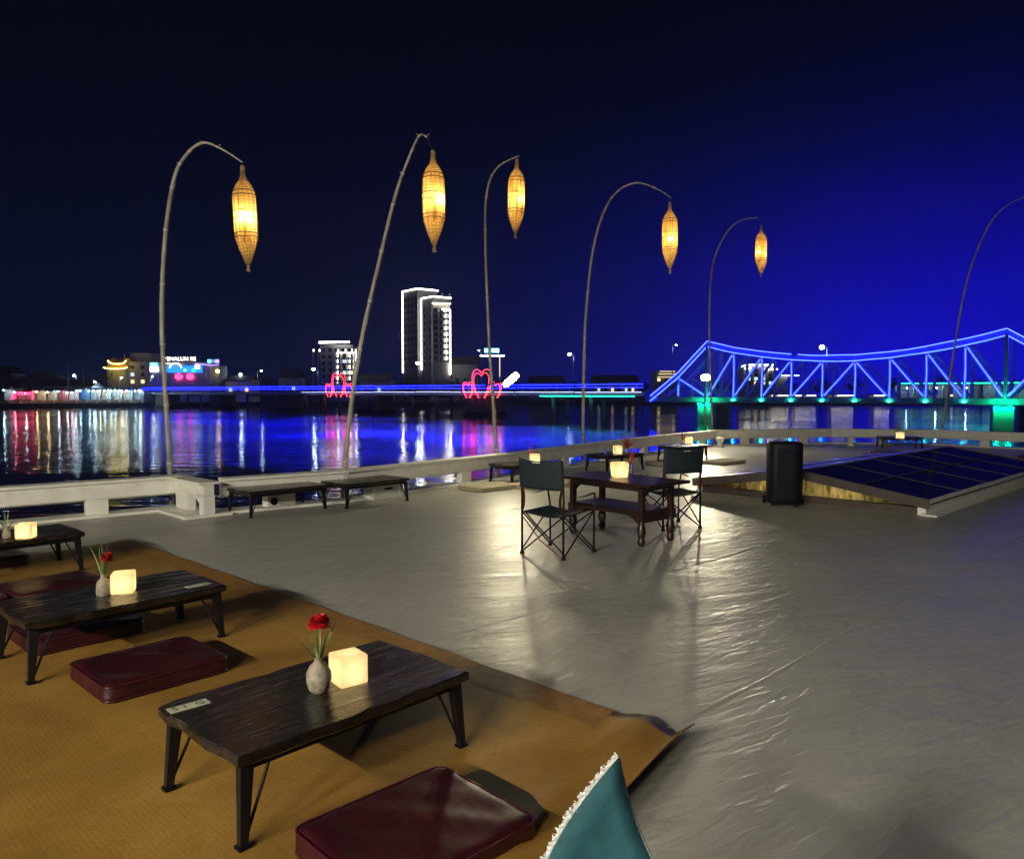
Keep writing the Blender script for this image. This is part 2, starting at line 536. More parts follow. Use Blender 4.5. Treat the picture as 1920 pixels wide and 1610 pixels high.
hp2 = [(x * 0.985 + 0.05, y * 0.985 + 0.1) for x, y in hull_poly]
n_ = len(hull_poly)
hm = MB()
hm.add([(x, y, -0.125) for x, y in hull_poly] + [(x, y, WATER - 0.4) for x, y in hp2], [(i, (i + 1) % n_, n_ + (i + 1) % n_, n_ + i) for i in range(n_)])
struct(hm.build('boat_hull', 'hull_paint'))


def bulwark(name, label, line, spacing=2.2, group=None):
    root = thing(name, label, 'railing', (line[0][0], line[0][1], 0), 0, group)
    for k in range(len(line) - 1):
        a, b = Vector((*line[k], 0)), Vector((*line[k + 1], 0))
        d = (b - a); L = d.length; d.normalize()
        e0 = a - d * (0.0 if k == 0 else 0.05); e1 = b + d * 0.05
        nrm = Vector((-d.y, d.x, 0))
        zz = 0.002 * (k % 2)
        MB().beam(e0 + Vector((0, 0, 0.33 + zz)), e1 + Vector((0, 0, 0.33 + zz)), 0.15, 0.20).build('rail_beam', 'white_paint', root, world=True)
        MB().beam(e0 + Vector((0, 0, 0.445 + zz)), e1 + Vector((0, 0, 0.445 + zz)), 0.24, 0.035).build('rail_cap', 'white_paint', root, world=True)
        MB().beam(a + Vector((0, 0, 0.018 + zz)), b + Vector((0, 0, 0.018 + zz)), 0.34, 0.034).build('waterway_strip', 'white_paint', root, world=True)
        MB().beam(a + nrm * 0.1 + Vector((0, 0, 0.205 + zz)), b + nrm * 0.1 + Vector((0, 0, 0.205 + zz)), 0.05, 0.03).build('lower_batten', 'white_paint', root, world=True)
        npost = max(1, round(L / spacing))
        for i in range(npost):
            c = a + d * (L * (i + 0.5) / npost)
            ang = math.atan2(d.y, d.x)
            MB().box((c.x, c.y, 0.13), (0.26, 0.13, 0.20), ang, 0.012).build('post', 'white_paint', root, world=True)
    return root


bulwark('bulwark_rail', 'cream white bulwark rail at the left edge, beside the lantern pole nearest the market side', out_port1)
bulwark('bulwark_rail', 'long cream white bulwark rail bending round the bow behind the low tables', out_port2)

# stepped box where the two rails meet
jog = thing('rail_end_box', 'cream white stepped box with cut corner joining the two rail ends', 'railing', (-4.2, 10.3, 0))
ja, jb = Vector((-4.53, 10.42, 0)), Vector((-3.86, 9.75, 0))
jd = (jb - ja).normalized(); jang = math.atan2(jd.y, jd.x)
MB().beam(ja + Vector((0, 0, 0.355)), jb + Vector((0, 0, 0.355)), 0.13, 0.14).build('box_beam', 'white_paint', jog, world=True)
MB().beam(ja - jd * 0.08 + Vector((0, 0, 0.442)), jb + jd * 0.02 + Vector((0, 0, 0.442)), 0.26, 0.030).build('box_cap', 'white_paint', jog, world=True)
pm_ = ja.lerp(jb, 0.22)
MB().box((pm_.x, pm_.y, 0.162), (0.42, 0.10, 0.24), jang, 0.006).build('side_panel', 'white_paint', jog, world=True)
c0 = ja.lerp(jb, 0.93)
MB().box((c0.x, c0.y, 0.162), (0.12, 0.16, 0.24), jang, 0.010).build('end_post', 'white_paint', jog, world=True)
MB().beam(ja.lerp(jb, 0.60) + Vector((0, 0, 0.30)), ja.lerp(jb, 0.86) + Vector((0, 0, 0.16)), 0.09, 0.05).build('gusset', 'white_paint', jog, world=True)
MB().beam(ja + Vector((0, 0, 0.022)), jb + Vector((0, 0, 0.022)), 0.62, 0.036).build('base_plank', 'white_paint', jog, world=True)

# ------------------------------------------------------------------ deck lamps behind the viewer (cabin awning of the boat)
aw = thing('awning_frame', 'white post and beam awning frame on the after deck', 'awning', (-5.6, -5.4, 0))
AW0, AW1, AWZ = Vector((-8.6, -2.8, 0)), Vector((-2.7, -8.0, 0)), 4.3
awd = (AW1 - AW0).normalized()
for q in (0.03, 0.97):
    p = AW0.lerp(AW1, q)
    MB().box((p.x, p.y, AWZ / 2), (0.10, 0.10, AWZ), R(-42)).build('post', 'white_paint', aw, world=True)
MB().beam(AW0 + Vector((0, 0, AWZ + 0.06)), AW1 + Vector((0, 0, AWZ + 0.06)), 0.10, 0.12).build('beam', 'white_paint', aw, world=True)
for k, q in enumerate((0.2, 0.5, 0.8)):
    a = AW0.lerp(AW1, q) + Vector((0, 0, AWZ - 0.05))
    tl = thing('tube_lamp', ('lit tube lamp under the awning beam, nearest the port rail', 'lit tube lamp under the middle of the awning beam', 'lit tube lamp under the awning beam, nearest the starboard side')[k], 'lamp', (a.x, a.y, a.z), 0, 'tube lamps under the awning')
    MB().beam(a - awd * 0.65 + Vector((0, 0, 0.025)), a + awd * 0.65 + Vector((0, 0, 0.025)), 0.07, 0.05).build('batten', 'white_paint', tl, world=True)
    MB().tube([a - awd * 0.6 + Vector((0, 0, -0.03)), a + awd * 0.6 + Vector((0, 0, -0.03))], 0.025, 10).build('tube', 'tube_white', tl, smooth=True, world=True)

# ------------------------------------------------------------------ bamboo poles and basket lanterns
def lantern_proto():
    r = thing('basket_lantern', 'x', 'lantern', (0, 0, 0), 0, 'split bamboo lanterns hanging from the poles')
    L, W = 1.42, 0.160
    prof = [(0.0, 0.17), (0.05, 0.20), (0.085, 0.30), (0.14, 0.66), (0.20, 0.90), (0.25, 0.99), (0.40, 1.02), (0.60, 1.0), (0.68, 0.93), (0.78, 0.66), (0.88, 0.32), (0.935, 0.13)]
    pr = [(W * q, -L * t_) for t_, q in prof]
    MB().lathe(pr, 20, cap=False).build('woven_skin', 'split_bamboo', r, smooth='n')
    for k in range(14):
        a = 2 * math.pi * k / 14
        MB().tube([((x + 0.004) * math.cos(a), (x + 0.004) * math.sin(a), z) for x, z in pr], 0.0045, 4).build('rib', 'rib_cane', r, smooth=True)
    for tz in (0.20, 0.245, 0.40, 0.47, 0.62, 0.66):
        # radius at tz
        for (t0, q0), (t1, q1) in zip(prof, prof[1:]):
            if t0 <= tz <= t1: q = q0 + (q1 - q0) * (tz - t0) / (t1 - t0)
        rr = W * q + 0.009
        MB().tube([(rr * math.cos(a), rr * math.sin(a), -L * tz) for a in [2 * math.pi * i / 24 for i in range(25)]], 0.007, 5, cap=False).build('hoop', 'hoop_cane', r, smooth=True)
    MB().lathe([(0.018, -L * 0.93), (0.020, -L * 0.95), (0.034, -L * 1.0)], 10).build('tail', 'rib_cane', r, smooth='n')
    MB().lathe([(0.034, 0.0), (0.036, 0.06), (0.030, 0.075)], 12).build('neck', 'rib_cane', r, smooth='n')
    b = bmesh.new(); bmesh.ops.create_uvsphere(b, u_segments=10, v_segments=8, radius=0.050)
    mb = MB(); b.verts.index_update(); mb.add([(q.co.x + 0.03, q.co.y - 0.085, q.co.z - L * 0.47) for q in b.verts], [tuple(x.index for x in f.verts) for f in b.faces]); b.free()
    mb.build('bulb', 'lantern_bulb', r, smooth=True)
    MB().tube([(0, 0, 0.07), (0.03, -0.085, -L * 0.44)], 0.004, 4).build('lamp_cord', 'black_metal', r)
    return r


plain('rib_cane', (0.34, 0.24, 0.12), 0.6, var=0.3, scale=20)
plain('hoop_cane', (0.10, 0.055, 0.03), 0.6, var=0.3, scale=20)

POLES = [
    (10.95, [(320, 905), (311, 760), (303, 600), (309, 450), (325, 340), (347, 293), (380, 268), (418, 281), (455, 305)], (455, 321), 'leftmost'),
    (11.35, [(644, 905), (660, 745), (681, 620), (711, 490), (740, 370), (765, 300), (786, 255), (801, 258)], (812, 292), 'second from the left'),
    (14.35, [(932, 875), (924, 745), (917, 640), (910, 450), (913, 360), (933, 314), (974, 292)], (969, 306), 'third from the left'),
    (17.25, [(1093, 850), (1094, 720), (1098, 600), (1110, 480), (1131, 400), (1160, 357), (1196, 343), (1235, 356), (1258, 371)], (1256, 386), 'fourth from the left'),
    (23.3, [(1336, 822), (1332, 700), (1330, 600), (1336, 500), (1360, 440), (1388, 414), (1422, 408)], (1427, 428), 'fifth from the left'),
    (23.6, [(1764, 822), (1776, 740), (1798, 600), (1818, 510), (1850, 430), (1880, 392), (1920, 370), (1958, 372)], (1962, 392), 'rightmost'),
]
lproto = None
for i, (d, pts, lant, word) in enumerate(POLES):
    n = len(pts)
    base = PD(*pts[0], d)
    # the tips lean a little forward along the boat
    wp = [PD(u, v, d + 0.35 * max(0, (k / (n - 1)) - 0.4)) for k, (u, v) in enumerate(pts)]
    root = thing('bamboo_pole', f'bent bamboo pole outside the rail carrying the {word} hanging lantern', 'pole', (base.x, base.y, base.z), 0, 'bent bamboo lantern poles along the rail')
    foot = Vector((base.x, base.y, -0.35))
    path = smooth_path([foot] + wp, 7)
    N = len(path)
    rad = []
    for k in range(N):
        q = k / (N - 1)
        rr = 0.028 * (1 - q) ** 0.85 + 0.010
        if k % 5 == 2: rr *= 1.10
        rad.append(rr)
    MB().tube(path, rad, 10).build('culm', 'bamboo', root, smooth=True, world=True)
    for k in range(4, N - 2, 5):
        q = k / (N - 1); rr = rad[k] * 1.16
        tdir = (path[k + 1] - path[k - 1]).normalized() * 0.014
        MB().tube([path[k] - tdir, path[k] + tdir], rr, 10).build('node_ring', 'bamboo_node', root, smooth=True, world=True)
    for k in range(14, N - 2, 5):
        s = (-1) ** k
        side = Vector((s * 0.05, 0.01, 0.035))
        MB().tube([path[k], path[k] + side], [0.007, 0.004], 5).build('twig_stub', 'bamboo', root, world=True)
    MB().tube([p + Vector((0.006, rad[k] * 0.4, 0)) + Vector((rad[k] + 0.002, 0, 0)) for k, p in enumerate(path)][3:], 0.0035, 5).build('power_cable', 'black_metal', root, smooth=True, world=True)
    for z_ in (0.26, 0.40):
        kk = min(range(N), key=lambda q_: abs(path[q_].z - z_))
        c_ = path[kk]; c_ = Vector((c_.x, c_.y, z_))
        MB().tube([c_ - Vector((0, 0, 0.022)), c_ + Vector((0, 0, 0.022))], rad[kk] * 1.35, 10).build('rope_lashing', 'hoop_cane', root, smooth=True, world=True)
    tip = path[-1]
    lp = PD(*lant, tip.y)
    if lproto is None:
        lproto = lantern_proto(); lo = lproto
        lo.location = lp
        lo.rotation_euler = (0, 0, 0)
        lo['label'] = f'glowing split bamboo basket lantern, {word} of the row'
    else:
        lo = dup(lproto, lp, R(40 * i + 15), f'glowing split bamboo basket lantern, {word} of the row', scale=(1.0, 1.0, 0.97, 1.06, 1.04, 1.0)[i])
    lo.rotation_euler.x = R((1.5, -2, 1, 0, -1, 1)[i]); lo.rotation_euler.y = R((-2, 1.5, -1.5, 0.5, 1, 0)[i])
    MB().tube(smooth_path([tip, tip.lerp(lp, 0.4) + Vector((0.012, 0, 0)), lp + Vector((0, 0, 0.06))], 4), 0.006, 5).build('hanging_cord', 'black_metal', root, world=True)

# ------------------------------------------------------------------ floodlights
def flood(label, pos, aim, arm_to, roll=0.0, hw=0.125, hh=0.09, lm='flood_lens'):
    r = thing('floodlight', label, 'floodlight', pos)
    pos, aim = Vector(pos), Vector(aim)
    d = (aim - pos).normalized()
    x = d.cross(Vector((0, 0, 1))).normalized(); y = x.cross(d)
    x, y = x * math.cos(roll) + y * math.sin(roll), y * math.cos(roll) - x * math.sin(roll)
    def fr(a, b, c): return pos + x * a + y * b + d * c
    def oval(k, c): return [fr((hw + k) * math.copysign(abs(math.cos(a)) ** 0.6, math.cos(a)), (hh + k) * math.copysign(abs(math.sin(a)) ** 0.6, math.sin(a)), c) for a in [2 * math.pi * i / 20 for i in range(20)]]
    hb = MB()
    rings = [oval(0.0, 0.0), oval(0.022, 0.004), oval(0.022, -0.03), oval(-0.02, -0.09)]
    for rg in range(3):
        hb.add(rings[rg] + rings[rg + 1], [(i, (i + 1) % 20, 20 + (i + 1) % 20, 20 + i) for i in range(20)])
    hb.add(rings[3], [tuple(range(20))])
    hb.build('housing', 'dark_plastic', r, world=True)
    MB().add(oval(0.0, 0.002), [tuple(range(20))]).build('lens', lm, r, world=True, smooth=False)
    MB().tube([fr(-0.165, 0, -0.04), fr(-0.165, 0, -0.14), fr(0.165, 0, -0.14), fr(0.165, 0, -0.04)], 0.010, 6).build('bracket', 'black_metal', r, world=True)
    MB().tube([fr(0, 0, -0.14), Vector(arm_to)], 0.016, 6).build('arm', 'black_metal', r, world=True)
    return r


f1 = PD(958, 712, 14.2)
flood('floodlight glaring white beside the third lantern pole', f1, (0.6, 5.0, 0), (-0.52, 14.37, f1.z - 0.12), R(-42), 0.17, 0.06)
f2 = PD(1323, 708, 23.1)
flood('floodlight glaring white on a thin post beside the fifth lantern pole', f2, (1.6, 5.0, 0), (f2.x, 23.28, f2.z - 0.10), lm='flood_lens_far')
fp = thing('floodlight_post', 'thin grey post holding the floodlight beside the fifth lantern pole', 'post', (f2.x, 23.28, 0))
MB().tube([(0.12, 0, -0.3), (0.05, 0, 0.9), (0, 0, f2.z + 0.02)], 0.028, 8).build('pole', 'grey_metal', fp, smooth=True)
MB().box((0.12, -0.06, 0.30), (0.09, 0.05, 0.06)).build('clamp', 'black_metal', fp)

# ------------------------------------------------------------------ reed mat with its curled corner
mc = [Vector((-4.14, 8.24)), Vector((0.86, 3.42)), Vector((-2.48, -1.94)), Vector((-7.48, 2.88))]
mu = (mc[1] - mc[0]); ml = mu.length; mu.normalize(); mv = (mc[3] - mc[0]); mw = mv.length; mv.normalize()
mat_root = thing('reed_mat', 'large golden woven reed mat with one corner curling up on the grey deck', 'mat', (mc[1].x, mc[1].y, 0))


def mat_pt(a, b):
    # a along the edge that runs away to the left (0 at the far corner), b across
    p = mc[0] + mu * (ml * a) + mv * (mw * b)
    z = 0.012 + 0.0045 * math.sin(a * 23 + b * 11) * math.sin(b * 17) + 0.003 * math.sin(a * 61 - b * 29)
    t_ = ml - a * ml                            # distance from the right hand edge: lifts, dips, then flips up
    y_ = b * mw
    fade = max(0.0, 1 - max(0.0, y_ - 1.3) / 0.8) * (0.75 + 0.25 * min(1, y_ / 0.3))
    if t_ < 0.46 and fade > 0:
        if t_ > 0.13:
            z += fade * 0.042 * math.sin(math.pi * (0.46 - t_) / 0.33) ** 2
        else:
            e = (0.13 - t_) / 0.13
            z += fade * 0.105 * e ** 0.9
            p = p - mu * (0.050 * e * fade)
    return (p.x, p.y, z)


NA, NB = 70, 60
mb = MB()
aa = [i / 40 * 0.93 for i in range(40)] + [0.93 + 0.07 * i / 26 for i in range(27)]
bb = [0.3 * i / 26 for i in range(26)] + [0.3 + 0.7 * i / 22 for i in range(23)]
vs = [mat_pt(a, b) for b in bb for a in aa]
na = len(aa)
mb.add(vs, [(j * na + i, j * na + i + 1, (j + 1) * na + i + 1, (j + 1) * na + i) for j in range(len(bb) - 1) for i in range(na - 1)])
mat_o = mb.build('woven_sheet', 'reed_mat', mat_root, smooth='n', world=True)
bt = MB()
for k in range(60):
    a0, a1 = 0.93 * k / 60, 0.93 * (k + 0.99) / 60
    q = [mat_pt(a0, 0.0), mat_pt(a1, 0.0), mat_pt(a1, 0.036 + 0.0012 * math.sin(k * 1.7)), mat_pt(a0, 0.036 + 0.0012 * math.sin(k * 1.7 - 1))]
    bt.add([(x, y, z + 0.0055) for x, y, z in q], [(0, 1, 2, 3)])
bt.build('border_band', 'reed_border', mat_root, world=True)
sm = mat_o.modifiers.new('thick', 'SOLIDIFY'); sm.thickness = 0.006; sm.offset = 0

# ------------------------------------------------------------------ low tables
def table_proto(L, W, Hh, seed):
    rnd = random.Random(seed)
    r = thing('low_table', 'x', 'table', (0, 0, 0), 0, 'low dark plank tables')
    top = MB()
    nx, ny = 14, 6
    ex0 = [rnd.uniform(-0.010, 0.010) for _ in range(nx + 1)]; ex1 = [rnd.uniform(-0.010, 0.010) for _ in range(nx + 1)]
    def tp(z, ins):
        pts = []
        for j in range(ny + 1):
            for i in range(nx + 1):
                x = -L / 2 + L * i / nx; y = -W / 2 + W * j / ny
                if j == 0: y += ex0[i] + ins
                if j == ny: y += ex1[i] - ins
                if i == 0: x += ins + 0.008 * math.sin(j * 2.1)
                if i == nx: x -= ins + 0.008 * math.sin(j * 1.7)
                if (i in (0, nx)) and (j in (0, ny)): x *= 0.985; y *= 0.975
                pts.append((x, y, z))
        return pts
    nn = (nx + 1) * (ny + 1)
    levels = [(Hh - 0.042, 0.008), (Hh - 0.034, 0.0), (Hh - 0.008, 0.0), (Hh, 0.008)]
    allv = []; fs = []
    for z, ins in levels: allv += tp(z, ins)
    def idx(l, i, j): return l * nn + j * (nx + 1) + i
    for j in range(ny):
        for i in range(nx):
            fs.append((idx(3, i, j), idx(3, i + 1, j), idx(3, i + 1, j + 1), idx(3, i, j + 1)))
            fs.append((idx(0, i, j), idx(0, i, j + 1), idx(0, i + 1, j + 1), idx(0, i + 1, j)))
    loop = [(i, 0) for i in range(nx)] + [(nx, j) for j in range(ny)] + [(i, ny) for i in range(nx, 0, -1)] + [(0, j) for j in range(ny, 0, -1)]
    for l in range(3):
        for k in range(len(loop)):
            a, b = loop[k], loop[(k + 1) % len(loop)]
            fs.append((idx(l, *a), idx(l, *b), idx(l + 1, *b), idx(l + 1, *a)))
    top.add(allv, fs).build('table_top', 'table_wood', r)
    ap = MB()
    for s in (-1, 1):
        ap.beam((-L / 2 + 0.09, s * (W / 2 - 0.07), Hh - 0.062), (L / 2 - 0.09, s * (W / 2 - 0.07), Hh - 0.062), 0.03, 0.04)
        ap.beam((s * (L / 2 - 0.08), -W / 2 + 0.055, Hh - 0.062), (s * (L / 2 - 0.08), W / 2 - 0.055, Hh - 0.062), 0.03, 0.04)
    ap.build('apron', 'black_metal', r)
    for sx in (-1, 1):
        for sy in (-1, 1):
            lg = MB()
            x0, y0 = sx * (L / 2 - 0.06), sy * (W / 2 - 0.055); x1, y1 = sx * (L / 2 - 0.035), sy * (W / 2 - 0.035)
            lg.beam((x0, y0, Hh - 0.042), (x1, y1, 0.012), 0.052, 0.036, (0, 1, 0), 0.030, 0.026)
            lo_ = lg.build('leg', 'black_metal', r)
            MB().tube([(sx * (L / 2 - 0.15), y0, Hh - 0.08), (x1 - sx * 0.012, y1, 0.03)], 0.007, 6).build('brace_rod', 'black_metal', lo_)
            MB().box((x1, y1, 0.006), (0.045, 0.04, 0.012)).build('foot_pad', 'dark_plastic', lo_)
    return r


MATZ = 0.016
TBL = table_proto(1.12, 0.66, 0.34, 3)
TBL2 = table_proto(1.16, 0.66, 0.34, 9)
LONG = R(47.5)
TA = {}
spots = [
    ('front', TBL, (-0.80, 3.19, MATZ), LONG, 'dark plank low table nearest the viewer, with vase and lit cube, number sticker at left'),
    ('mid', TBL2, (-2.47, 4.72, MATZ), LONG, 'dark live edge low table in the middle of the mat with red flower'),
    ('far_left', TBL, (-4.42, 6.62, MATZ), LONG, 'dark low table at the left picture edge on the far end of the mat'),
    ('rail_a', TBL2, (-3.15, 10.30, 0.0), R(46), 'bare dark low table by the rail, left one of the two pushed end to end'),
    ('rail_b', TBL, (-2.12, 11.10, 0.0), R(46), 'bare dark low table by the rail, right one of the two pushed end to end'),
    ('bow_a', TBL2, (0.22, 13.75, 0.0), R(40), 'dark low table by the rail behind the left camp chair'),
    ('bow_b', TBL, (2.12, 15.8, 0.0), R(38), 'dark low table by the rail between the two camp chairs, with reddish leaves'),
    ('bow_c', TBL2, (4.05, 18.2, 0.0), R(40), 'dark low table by the rail behind the right camp chair'),
    ('bow_d', TBL, (11.0, 21.8, 0.0), R(-12), 'dark low table beyond the skylight with lit cube and spiky plant'),
    ('bow_e', TBL2, (14.1, 18.9, 0.0), R(30), 'dark low table cut off by the right picture edge beyond the skylight'),
]
used = set()
for key, proto, loc, rz, label in spots:
    if proto.name not in used:
        used.add(proto.name); o = proto; o.location = loc; o.rotation_euler = (0, 0, rz); o['label'] = label
    else: o = dup(proto, loc, rz, label)
    TA[key] = o


def text_mesh(name, body, size, m, parent, loc, rz, extrude=0.0005, rx=0.0):
    cu = bpy.data.curves.new(name, 'FONT'); cu.body = body; cu.size = size; cu.extrude = extrude
    cu.align_x = 'CENTER'; cu.align_y = 'CENTER'
    tmp = bpy.data.objects.new(name + '_tmp', cu); C.objects.link(tmp)
    bpy.context.view_layer.update()
    me = bpy.data.meshes.new_from_object(tmp.evaluated_get(bpy.context.evaluated_depsgraph_get()))
    bpy.data.objects.remove(tmp)
    me.materials.clear(); me.materials.append(M[m])
    o = bpy.data.objects.new(name, me); C.objects.link(o)
    o.parent = parent; o.location = loc; o.rotation_euler = (rx, 0, rz)
    return o


for key, lx, ly, rz in (('front', -0.47, 0.225, R(-4)), ('mid', 0.44, -0.20, R(3))):
    st_ = MB().box((lx, ly, 0.3412), (0.155, 0.058, 0.0016), rz).build('number_sticker', 'sticker', TA[key])
    text_mesh('lettering', 'S 1  G', 0.05, 'ink', st_, (lx, ly, 0.3426), rz)

# ------------------------------------------------------------------ lit cubes
def cube_proto(tapered):
    r = thing('cube_lamp', 'x', 'lamp', (0, 0, 0), 0, 'lit cube lamps on the tables')
    s = 0.064
    bm = bmesh.new(); bmesh.ops.create_cube(bm, size=1.0)
    for q in bm.verts:
        k = 1.0 if not tapered else (0.90 if q.co.z < 0 else 1.06)
        q.co = Vector((q.co.x * 2 * s * k, q.co.y * 2 * s * k, (q.co.z + 0.5) * 2 * s))
    bmesh.ops.bevel(bm, geom=list(bm.edges), offset=0.010 if not tapered else 0.016, segments=3, profile=0.5, affect='EDGES')
    bm.verts.index_update()
    mb = MB(); mb.add([tuple(q.co) for q in bm.verts], [tuple(x.index for x in f.verts) for f in bm.faces]); bm.free()
    mb.build('acrylic_shell', 'acrylic', r, smooth='n')
    b = bmesh.new(); bmesh.ops.create_uvsphere(b, u_segments=10, v_segments=8, radius=0.016)
    b.verts.index_update(); mb = MB(); mb.add([(q.co.x, q.co.y, q.co.z + 0.055) for q in b.verts], [tuple(x.index for x in f.verts) for f in b.faces]); b.free()
    mb.build('bulb', 'bulb_warm', r, smooth=True)
    return r


def on_table(key, lx, ly, z=0.3425):
    o = TA[key]; a = o.rotation_euler.z
    return Vector((o.location.x + lx * math.cos(a) - ly * math.sin(a), o.location.y + lx * math.sin(a) + ly * math.cos(a), o.location.z + z))


CUBE = cube_proto(False)
CUBE['label'] = 'lit cream cube lamp on the front table beside the stone vase'
pf = P(646, 1290, 0.355); CUBE.location = (pf.x + 0.0, pf.y + 0.075, 0.3535); CUBE.rotation_euler.z = R(38)
for key, uv, rz, label in (
    ('mid', (222, 1115), R(18), 'lit cream cube lamp on the middle table beside the red flower'),
    ('far_left', (40, 1011), R(10), 'lit cream cube lamp on the table at the left picture edge'),
    ('bow_a', (1003, 869), R(8), 'lit cream cube lamp on the table behind the left camp chair'),
    ('bow_b', (1159, 851), R(5), 'lit cream cube lamp among reddish leaves on the table between the chairs'),
    ('bow_c', (1293, 832), R(0), 'lit cream cube lamp on the table behind the right camp chair'),
    ('bow_d', (1690, 822), R(0), 'lit cream cube lamp with spiky plant on the table beyond the skylight'),
):
    zt = TA[key].location.z + 0.342
    p = P(uv[0], uv[1], zt)
    dup(CUBE, (p.x, p.y + 0.064, zt + 0.001), rz, label, scale=1.0 if key in ('mid', 'far_left') else 1.28)

# ------------------------------------------------------------------ vases, flowers
def blade(mb, p0, d, L, wd, droop, seg=6):
    d = Vector(d).normalized(); side = d.cross(Vector((0, 0, 1)))
    if side.length < 1e-3: side = Vector((1, 0, 0))
    side.normalize(); p = Vector(p0); vs = []
    for k in range(seg + 1):
        q = k / seg; ww = wd * (1 - q) ** 0.7 * (0.5 + 0.5 * min(1, q * 4)) + 0.0006
        vs += [p - side * ww / 2, p + side * ww / 2]
        d = (d + Vector((0, 0, -droop / seg))).normalized(); p = p + d * (L / seg)
    mb.add(vs, [(2 * k, 2 * k + 1, 2 * k + 3, 2 * k + 2) for k in range(seg)])


def posy(name, label, loc, vase='stone', flower=None, fdir=(0.1, 0, 1), fl=0.17, leafm='leaf', leaves=9, spread=0.6, ll=0.15, seed=1, vs=1.0, fsize=0.032, lw=0.014, group='vases of flowers on the tables'):
    rnd = random.Random(seed)
    r = thing(name, label, 'vase', loc, 0, group)
    if vase == 'stone':
        pr = [(0.022, 0.0), (0.034, 0.012), (0.043, 0.045), (0.042, 0.068), (0.030, 0.092), (0.015, 0.106), (0.013, 0.116), (0.018, 0.124)]
    elif vase == 'bottle':
        pr = [(0.030, 0.0), (0.036, 0.006), (0.036, 0.055), (0.030, 0.074), (0.015, 0.088), (0.014, 0.105), (0.018, 0.112)]
    else:
        pr = [(0.026, 0.0), (0.028, 0.004), (0.030, 0.09), (0.024, 0.11), (0.020, 0.13), (0.024, 0.14)]
    pr = [(a * vs, b * vs) for a, b in pr]
    MB().lathe(pr, 18, cap=False).build('vase_body', 'clear_glass' if vase == 'glass' else 'stone_vase', r, smooth='n')
    top = pr[-1][1]
    MB().lathe([(pr[-1][0] * 0.85, top - 0.006), (0.001, top - 0.006)], 12, cap=False).build('vase_mouth', 'dark_plastic', r)
    for k in range(leaves):
        a = rnd.uniform(0, 6.28); s = rnd.uniform(0.1, spread)
        mb = MB(); blade(mb, (0.006 * math.cos(a), 0.006 * math.sin(a), top - 0.03), (s * math.cos(a), s * math.sin(a), 1.0), ll * rnd.uniform(0.7, 1.25), lw, rnd.uniform(0.1, 0.9))
        mb.build('leaf', leafm if rnd.random() < 0.7 or leafm == 'red_leaf' else 'pale_leaf', r)
    if flower:
        d = Vector(fdir).normalized(); c = Vector((0, 0, top - 0.02)) + d * fl
        st_ = MB().tube([(0, 0, top - 0.04), Vector((0, 0, top - 0.02)) + d * fl * 0.5 + Vector((0.006, 0, 0)), c], 0.0025, 6).build('stem', 'pale_leaf', r, smooth=True)
        x = d.cross(Vector((0, 1, 0))).normalized(); y = d.cross(x)
        fh = MB()
        for k in range(150):
            q = math.sqrt((k + 0.5) / 150); a = k * 2.39996
            el_ = (1 - q ** 1.6) * 1.75 - 0.35
            o_ = (x * math.cos(a) + y * math.sin(a))
            pd_ = (o_ * math.cos(el_) + d * math.sin(el_)).normalized()
            sd = pd_.cross(d + Vector((0.01, 0.02, 0))).normalized()
            Lp = fsize * rnd.uniform(0.85, 1.1) * (0.74 + 0.30 * q ** 2)
            p0 = c; p1 = c + pd_ * Lp * 0.6; p2 = c + pd_ * Lp + d * rnd.uniform(-0.004, 0.004)
            ww = fsize * 0.30
            fh.add([p0 - sd * 0.002, p0 + sd * 0.002, p1 + sd * ww * 0.7, p2 + sd * ww + d * 0.003, p2, p2 - sd * ww - d * 0.003, p1 - sd * ww * 0.7], [(0, 1, 2, 6), (2, 3, 4), (2, 4, 6), (4, 5, 6)])
        fh.build('flower_head', 'petal', r)
    return r


vz = 0.3535
pv = P(594, 1303, vz)
posy('flower_vase', 'carved stone vase with single red flower on the front table', (pv.x, pv.y + 0.035, vz), 'stone', True, (0.04, 0, 1), 0.16, 'leaf', 11, 0.55, 0.16, 2, fsize=0.046, vs=1.22)
pv = P(190, 1118, vz)
posy('flower_vase', 'clear grey bottle vase with red flower and long leaves on the middle table', (pv.x, pv.y + 0.03, vz), 'bottle', True, (0.20, 0, 1), 0.12, 'leaf', 12, 0.8, 0.20, 5, fsize=0.040, vs=1.2)
pv = P(8, 1010, vz)
posy('flower_vase', 'pale vase with drooping grass blades at the left picture edge', (pv.x, pv.y + 0.03, vz), 'bottle', None, leafm='pale_leaf', leaves=7, spread=0.9, ll=0.2, seed=8, vs=0.9)
pv = P(996, 868, 0.3425)
posy('flower_vase', 'small vase with red leaves behind the left camp chair', (pv.x, pv.y + 0.05, 0.3425), 'glass', None, leafm='red_leaf', leaves=10, spread=0.6, ll=0.20, seed=11)
pv = P(1177, 852, 0.3425)
posy('flower_vase', 'vase with spreading reddish leaves on the table between the chairs', (pv.x, pv.y + 0.09, 0.3425), 'glass', None, leafm='red_leaf', leaves=22, spread=1.5, ll=0.36, seed=13, lw=0.03)
pv = P(1281, 833, 0.3425)
posy('flower_vase', 'small vase with pink leaves beside the cube behind the right chair', (pv.x, pv.y + 0.03, 0.3425), 'glass', None, leafm='red_leaf', leaves=14, spread=0.9, ll=0.22, seed=14, lw=0.026)
pv = P(1690, 820, 0.3425)
posy('potted_plant', 'spiky pale grass plant behind the lit cube beyond the skylight', (pv.x, pv.y + 0.20, 0.3425), 'bottle', None, leafm='pale_leaf', leaves=30, spread=1.2, ll=0.44, seed=15, group=None, lw=0.022)

